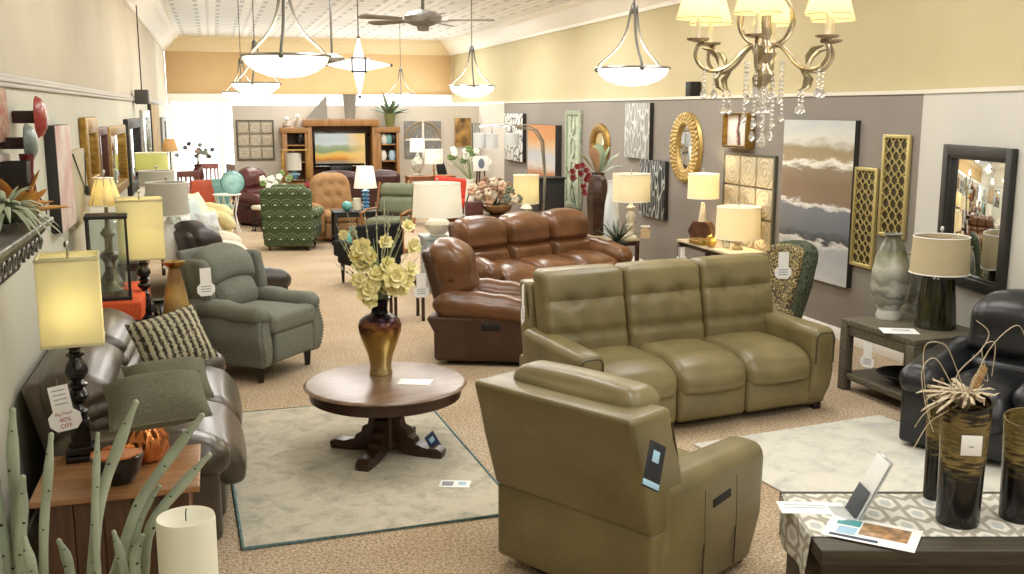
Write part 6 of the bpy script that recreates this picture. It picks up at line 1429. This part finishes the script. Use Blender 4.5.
# white drum lamp on grey cabinet
gc = GY(445, 250, 12.35)
t = thing('grey_cabinet', 'pale grey-blue cabinet behind the brown recliner under the white lamp', 'cabinet', (gc.x, 12.5, 0), 0)
PGB = mat('pale_grey_blue_paint', '#a9b1b5', .5, col2='#bfc6c8', nscale=4)
f = MB(); f.rb((0, 0, .36), (.5, .42, .64), r=.01); f.build('cabinet_body', PGB, t); f = MB(); f.rb((0, 0, .7), (.55, .47, .04), r=.008, n=2); f.build('cabinet_top', PGB, t)
f = MB(); f.rb((0, -.215, .38), (.42, .02, .5), r=.006); dd = f.build('door', PGB, t); f = MB(); f.ell((.16, -.235, .4), .014, 8, 6); f.build('knob', STEEL, dd)
for sx in (-1, 1):
    for sy in (-1, 1): f = MB(); f.rb((sx * .2, sy * .16, .025), (.05, .05, .05), r=.005); f.build('foot', PGB, t)
drum('white urn lamp with a big off-white drum shade behind the brown recliner', 438, 12.4, .72, zat(217, 12.4), zat(184, 12.4), 50, WSH, mat('white_crackle', '#dcd8ca', .3, col2='#f0ede2', nscale=12), [(0, 0), (.11, 0), (.12, .06), (.09, .12), (.15, .35), (.17, .6), (.13, .8), (.06, .9), (.02, .95), (.015, 1), (0, 1)], .92, 2)
# far right lamps, red cushion bench
table4('oak_table', 'honey oak console table carrying two white lamps at the far end', 'table', (GY(430, 180, 19.8).x, 19.8), .95, .5, zat(176, 19.8), GW)
zo = zat(176, 19.8)
drum('white shaded lamp, left of the pair on the honey oak console', 419, 19.9, zo, zat(152, 19.9), zat(139, 19.9), 15, WSH, mat('floral_white', '#d8d6c9', .4, col2='#8a8f84', nscale=20), URN, .95, 2, (1, .95, .9))
drum('white shaded lamp, right of the pair on the honey oak console', 435, 19.6, zo, zat(164, 19.6), zat(150, 19.6), 18, WSH, GOLDF, SLIM, 1.0, 2, (1, .95, .9))
t = thing('red_bench', 'honey oak bench with a bright red sloping cushion at the far end', 'bench', (GY(451, 180, 19.2).x, 19.2, 0), -20)
f = MB(); f.rb((0, 0, .5), (.75, .5, .16), r=.05, n=3, puff=(0, 0, .03)); f.build('seat_cushion', fabric('scarlet_fabric', '#b5382c', '#cc4d3b', 70), t)
f = MB(); f.rb((.02, .18, .78), (.75, .16, .4), r=.06, n=3, fn=lambda v: v + Vector((0, .25 * v.z, -.12 * v.x))); f.build('back_cushion', fabric('scarlet_fabric', '#b5382c', '#cc4d3b', 70), t)
for sx in (-1, 1): f = MB(); f.rb((sx * .41, 0, .36), (.06, .56, .72), r=.02); f.build('side_frame', GW, t)
f = MB(); f.rb((0, .3, .5), (.8, .05, .8), r=.02); f.build('back_board', GW, t)
p = GY(454, 160, 20.4); t = thing('black_leaf_ornament', 'black leaf-shaped ornament standing behind the red bench', 'ornament', (p.x, 20.4, 0))
f = MB(); f.ell((0, 0, 1.1), (.1, .05, .28), 14, 10, T=RY(-14)); f.build('leaf_blade', BLACKMAT, t); f = MB(); f.lathe([(0, 0), (.14, 0), (.14, .03), (.03, .06), (.03, .9), (0, .9)], 16); f.build('stem_base', BLACKMAT, t)
# sofa table behind the brown sofa with the flower bowl and yellow lamp
cy = 14.2; zt3 = zat(214, cy, 500); ca, cb = GY(462, 214, cy).x, GY(547, 214, cy).x
table4('sofa_table', 'dark sofa table behind the brown sofa with the flower bowl', 'table', ((ca + cb) / 2, cy), cb - ca, .45, zt3, DWAL, shelf=.2)
p = GY(497, 214, cy); p.z = zt3; t = thing('brown_bowl', 'brown glazed bowl on the dark sofa table', 'bowl', p)
f = MB(); f.lathe([(0, 0), (.1, 0), (.2, .06), (.23, .13), (.21, .15), (.17, .1), (0, .06)], 28); f.build('bowl_body', mat('brown_glaze_bowl', '#6b4528', .25, col2='#a07a48', nscale=8), t)
bouquet('mixed_bouquet', 'large cream and grey-green bouquet in the brown bowl', p + Vector((-.04, 0, .1)), .44, 46, [mat('cream_rose', '#d9c9ae', .7), mat('peach_rose', '#c8a182', .7), mat('grey_leaf', '#6d7560', .7), mat('brown_rose', '#8d6c54', .7), mat('cream_rose', '#d9c9ae', .7)], .06, .2, DKG, .75)
p = GY(474, 214, cy - .05); p.z = zt3; t = thing('dark_basket', 'dark red square basket left of the flower bowl', 'basket', p); f = MB(); f.rb((0, 0, .1), (.24, .2, .2), r=.02, n=2); f.build('basket_body', mat('dark_red_weave', '#47231e', .7, col2='#6d4034', nscale=20), t); f = MB(); f.tube([(-.11, 0, .2), (-.08, 0, .3), (.08, 0, .3), (.11, 0, .2)], .012, 6); f.build('handle', DWAL, t)
drum('white bird-based lamp with a pale yellow drum shade behind the brown sofa', 526, cy - .03, zt3, zat(203, cy, 526), zat(175, cy, 526), 26, shade_mat('pale_yellow_shade', '#efe8c8', .5), WHITE, [(0, 0), (.07, 0), (.07, .1), (.03, .2), (.09, .5), (.05, .85), (.015, .9), (.012, 1), (0, 1)], .98, 2.5)
p = GY(552, 190, 16.2); zb_ = zat(178, 16.2, 552)
t = thing('black_cabinet', 'tall black cabinet beyond the brown sofa by the carved panel', 'cabinet', (p.x, 16.4, 0), 0)
f = MB(); f.rb((0, 0, zb_ / 2 - .01), (.46, .4, zb_ - .02), r=.008); f.build('cabinet_body', BLACKMAT, t); f = MB(); f.rb((0, 0, zb_ - .01), (.5, .44, .03), r=.006); f.build('cabinet_top', BLACKMAT, t); f = MB(); f.rb((0, -.205, zb_ / 2), (.4, .015, zb_ - .2), r=.004); dd = f.build('door', FRB, t); f = MB(); f.ell((.16, -.225, zb_ * .55), .014, 8, 6); f.build('knob', CHROME, dd)
# framed cards and white orchid near the far end
p = GY(481, 171, 17.6); t = thing('white_picture', 'white card picture with a blue-grey figure on an easel behind the bouquet', 'picture', (p.x, 17.6, 0), 5)
f = MB(); f.rb((0, 0, zat(163.5, 17.6, 481)), (.29, .03, .27), r=.004); f.build('card', PAPER, t); f = MB(); f.ell((0, -.02, zat(163.5, 17.6, 481)), (.06, .006, .09), 10, 8); f.build('printed_figure', mat('blue_grey_ink', '#70788c', .6), t)
for sx in (-1, 1): f = MB(); f.bar((sx * .04, .02, zat(158, 17.6, 481)), (sx * .2, -.06, 0), .025); f.build('easel_leg', DWAL, t)
f = MB(); f.bar((0, .03, zat(160, 17.6, 481)), (0, .3, 0), .025); f.build('easel_leg', DWAL, t)
t, w, h = partpic('peach_picture', 'peach coloured picture beside the ink panel at the far corner', 'picture', 490, 501, 150, 172, 22.9)
canvas(t, w, h, .04, mat('peach_wash', '#c99676', .7, col2='#e0c3a8', nscale=4), WHITE)
p = GY(470, 172, 18.6); t = thing('tall_white_vase', 'slim white vase of the white orchid at the far end', 'vase', (p.x, 18.6, 0)); f = MB(); f.lathe([(0, 0), (.1, 0), (.12, .4), (.07, .95), (.09, 1.0), (0, .95)], 18); f.build('vase_body', WHITE, t)
bouquet('white_orchid', 'white orchid spray with green leaves below the arc lamp shades', Vector((p.x, 18.6, .98)), .5, 20, [mat('white_petals', '#e9ebdf', .7), mat('white_petals', '#e9ebdf', .7), LEAF], .06, .7, LEAF)
# arc lamp
ya = 15.6; q0 = GY(543, 200, ya)
t = thing('arc_lamp', 'chrome arc floor lamp with three silver-white drum shades', 'lamp', (q0.x, ya, 0))
f = MB(); f.lathe([(0, 0), (.2, 0), (.2, .04), (.03, .06), (.02, .5), (0, .5)], 24); f.build('base', CHROME, t)
for u, v0, v1, w_, dy in ((479.5, 133, 148, 13, .15), (492, 133.5, 148.5, 12.5, -.1), (512, 133, 145, 15, -.2)):
    a = GY(u, v0, ya + dy) - Vector((q0.x, ya, 0)); b2 = GY(u, v1, ya + dy) - Vector((q0.x, ya, 0)); r = w_ * mpp(GY(u, v0, ya)) / 2
    f = MB(); f.lathe([(r, b2.z), (r, a.z), (r - .004, a.z), (r - .004, b2.z), (r, b2.z)], 28, c=(a.x, a.y, 0), cap=False); o = f.build('shade', mat('silver_shade', '#d9dcdd', .35, .3), t)
    top = a + Vector((0, 0, .1))
    f = MB(); f.tube([(0, 0, .45), (.03, dy * .2, 1.2), (-.02, dy * .4, a.z * .93), (-.14, dy * .6, a.z * 1.02), (a.x * .6, dy * .9, a.z + .13), top, a - Vector((0, 0, .02))], .012, 8); f.build('arm', CHROME, o)
    bulb(Vector((q0.x, ya, 0)) + (a + b2) / 2, 2, r=.03, col=(1, .95, .9))
# -- group on the right wall: table with orchid, vases, candlestick lamp
yt = 12.6; pa, pb_ = GY(586, 242, yt + .3), G(657, 245, .62)
tbc = Vector(((pa.x + pb_.x) / 2, 12.5, 0)); TZ = .62
table4('display_table', 'dark display table between the brown sofa and the wall with a pale top', 'table', (tbc.x, tbc.y), pb_.x - pa.x + .1, .75, TZ, DWAL, mt=mat('pale_table_top', '#b9a988', .4))
p = GY(597, 240, 12.7); p.z = TZ
t = thing('dark_brown_vase', 'large dark brown ribbed vase on the display table', 'vase', p)
f = MB(); f.lathe([(0, 0), (.11, 0), (.13, .05), (.16, .5), (.13, .74), (.09, .82), (.1, .85), (.07, .84), (0, .8)], 8, fn=None); f.build('vase_body', mat('dark_brown_lacquer', '#2c1c15', .2, col2='#4a2f22', nscale=6, stretch=(1, 1, 5)), t)
fa = thing('palm_leaves', 'spray of broad grey-green palm leaves rising from the dark brown vase', 'flowers', p + Vector((0, 0, .82)))
for u, v, c in ((580, 152, '#8b8a62'), (590, 146, '#b08a68'), (600, 143, '#8f9c7e'), (609, 146, '#7c8d70'), (618, 153, '#a3ad96'), (623, 166, '#b7bfae'), (594, 156, '#a8764f'), (606, 158, '#97a184')):
    d = GY(u, v, 12.7) - fa.location; d.y += random.uniform(-.12, .12)
    f = MB(); f.tube([Vector((0, 0, 0)), d * .35, d * .65 + Vector((0, 0, .03)), d * .9, d], [.012, .05, .085, .06, .006], 8, flat=.2); f.build('leaf', mat('palm' + c, c, .6), fa)
p = GY(579, 240, 12.4); p.z = TZ
t = thing('orchid_pot', 'dark pot of the red orchid at the left end of the display table', 'pot', p); f = MB(); f.lathe([(0, 0), (.08, 0), (.11, .2), (.09, .2), (0, .17)], 18); f.build('pot_body', BLACKMAT, t)
t = thing('red_orchid', 'dark red orchid with arching stems on the display table', 'flowers', p + Vector((0, 0, .18)))
for u, v in ((572, 172), (577, 167), (582, 166), (586, 171), (573, 178), (580, 174), (586, 180), (583, 187), (588, 176), (584, 193)):
    d = GY(u, v, 12.3) - t.location; bloom(t, d, .05, mat('dark_red_petal', '#6d1d22', .5, col2='#94343a', nscale=10), YELC, (0, -1, .3), 6)
for u, v in ((566, 166), (578, 164), (588, 172)): f = MB(); d = GY(u, v, 12.4) - t.location; f.tube([(0, 0, 0), d * .6 + Vector((0, 0, .12)), d], .005, 5); f.build('stem', DKG, t)
p = GY(611, 240, 12.35); p.z = TZ; f = MB(); f.lathe([(0, 0), (.09, 0), (.1, .03), (.105, .25), (.09, .45), (.06, .62), (.055, .72), (.065, .76), (.04, .74), (0, .7)], 28)
solo(f, 'white_bottle_vase', mat('frosted_white', '#c9cfd0', .2, col2='#e5e8e6', nscale=8, stretch=(1, 1, .4)), 'tall frosted white bottle vase left of the candlestick lamp', 'vase', p)
CRM = mat('cream_turned_wood', '#dcd2b8', .45, col2='#efe8d4', nscale=9)
drum('cream turned candlestick lamp with an oval cream drum shade by the forest canvas', 630, 12.25, TZ, zat(201, 12.25, 630), zat(174, 12.25, 630), 38, CREAM, CRM, STK, .98, 3)
p = GY(645, 243, 12.2); p.z = TZ; t = thing('house_ornament', 'small cream wooden house on the display table', 'ornament', p, -20)
f = MB(); f.prism([(-.06, 0), (.06, 0), (.06, .1), (0, .16), (-.06, .1)], -.04, .04, T=RX(90)); f.build('house_body', mat('cream_house', '#d0b68a', .6), t); f = MB(); f.rb((0, 0, .155), (.12, .1, .012), r=.003); f.build('roof_cap', WHITE, t)
p = GY(629, 258, 11.55); t = thing('fern_pot', 'black pot on a stand at the right arm of the brown sofa', 'pot', (p.x, 11.95, 0)); f = MB(); f.lathe([(0, 0), (.12, 0), (.12, .02), (.04, .05), (.04, .42), (.11, .45), (.14, .62), (.12, .62), (0, .58)], 20); f.build('pot_body', BLACKMAT, t)
spiky('dark_grass', 'dark grassy plant in the black pot at the right arm of the brown sofa', Vector((p.x, 11.95, .6)), 30, .42, mat('dark_grass_green', '#2b3626', .6, col2='#56634a', nscale=9), .014, .25, up=.6)
# console by the wall with the two lit lamps
c1 = G(677, 239, .75); c2_ = G(734, 252, .75)
ang = math.degrees(math.atan2(c2_.y - c1.y, c2_.x - c1.x)); L = 2.15
xd = Vector((math.cos(RAD(-86)), math.sin(RAD(-86)), 0)); cc = Vector((5.72, 10.95, 0))
ct = table4('console_table', 'dark framed console table with a pale top behind the olive sofa', 'table', (5.7, 10.6), .46, 1.36, .72, mat('console_brown', '#3a2e24', .4), leg=.06, mt=mat('pale_stone_top', '#c3b89c', .35), shelf=.12)
tag_card('price_tag', 'white price tag hanging on the console table leg', TR(*GY(682, 247, 11.2)) @ RZ(-30), .2, False)
HEX = mat('bronze_hex', '#5b4030', .3, .5, col2='#7a5a45', nscale=7)
p = GY(702, 233, 11.0); p.z = .72
t = thing('hexagon_lamp', 'lamp with a bronze hexagon base and a glowing cream drum shade on the console', 'lamp', p)
f = MB(); f.prism([(.1, 0), (.17, .12), (.1, .24), (-.1, .24), (-.17, .12), (-.1, 0)], -.06, .06, T=RZ(-60) @ RX(90)); f.build('hexagon_base', HEX, t)
f = MB(); f.lathe([(.045, .23), (.05, .25), (.03, .4), (.02, .47), (0, .47)], 16); f.build('neck', CRM, t)
zz0, zz1 = zat(198, p.y, 702) - .72, zat(174, p.y, 702) - .72
shade_round(t, CREAM, .19, .185, zz0, zz1); finial(t, zz1 + .03); bulb((0, 0, (zz0 + zz1) / 2), 14, parent=t, col=(1, .72, .42))
p = GY(737, 254, 10.2); p.z = .72
t = thing('crystal_lamp', 'lamp with a cut crystal base and the widest glowing drum shade on the console', 'lamp', p)
zz0, zz1 = zat(238, p.y, 738) - .72, zat(207, p.y, 738) - .72
f = MB(); f.lathe([(0, 0), (.06, 0), (.065, .02), (.03, .05), (.07, max(.1, zz0 * .6)), (.05, max(.14, zz0 * .9)), (.015, max(.16, zz0)), (0, max(.16, zz0))], 8); f.build('crystal_base', mat('cut_crystal', '#e9dcc0', .08, trans=.6), t)
f = MB(); f.tube([(0, 0, zz0 * .8), (0, 0, zz1)], .006, 6); f.build('rod', CHROME, t)
shade_round(t, CREAM, .255, .245, zz0, zz1); finial(t, zz1 + .02); bulb((0, 0, (zz0 + zz1) / 2), 10, parent=t, col=(1, .76, .48))
p = GY(702, 240, 10.75); p.z = .72; p.x = min(p.x, 5.66); t = thing('gold_tray', 'flat gold box below the bronze hexagon lamp', 'tray', p, -84)
f = MB(); f.rb((0, 0, .025), (.3, .18, .05), r=.008, n=2); f.build('tray_body', mat('dull_gold', '#a3823f', .4, .5), t); f = MB(); f.rb((0, 0, .056), (.3, .16, .012), r=.004); f.build('tray_lid', mat('dull_gold_dark', '#7d6330', .4, .5), t)
p = GY(711, 242, 10.45); p.z = .72; f = MB(); f.ell((0, 0, .075), .08, 6, 4); solo(f, 'gold_polyhedron', mat('bright_gold', '#b2924e', .25, .9), 'faceted gold ornament between the two console lamps', 'ornament', p, ang=5)
p = GY(726, 248, 10.35); p.z = .72; f = MB(); f.lathe([(0, 0), (.04, 0), (.042, .1), (.038, .1), (.036, .01), (0, .008)], 20); solo(f, 'glass_votive', GLASS, 'small clear glass votive left of the crystal lamp', 'votive', p)
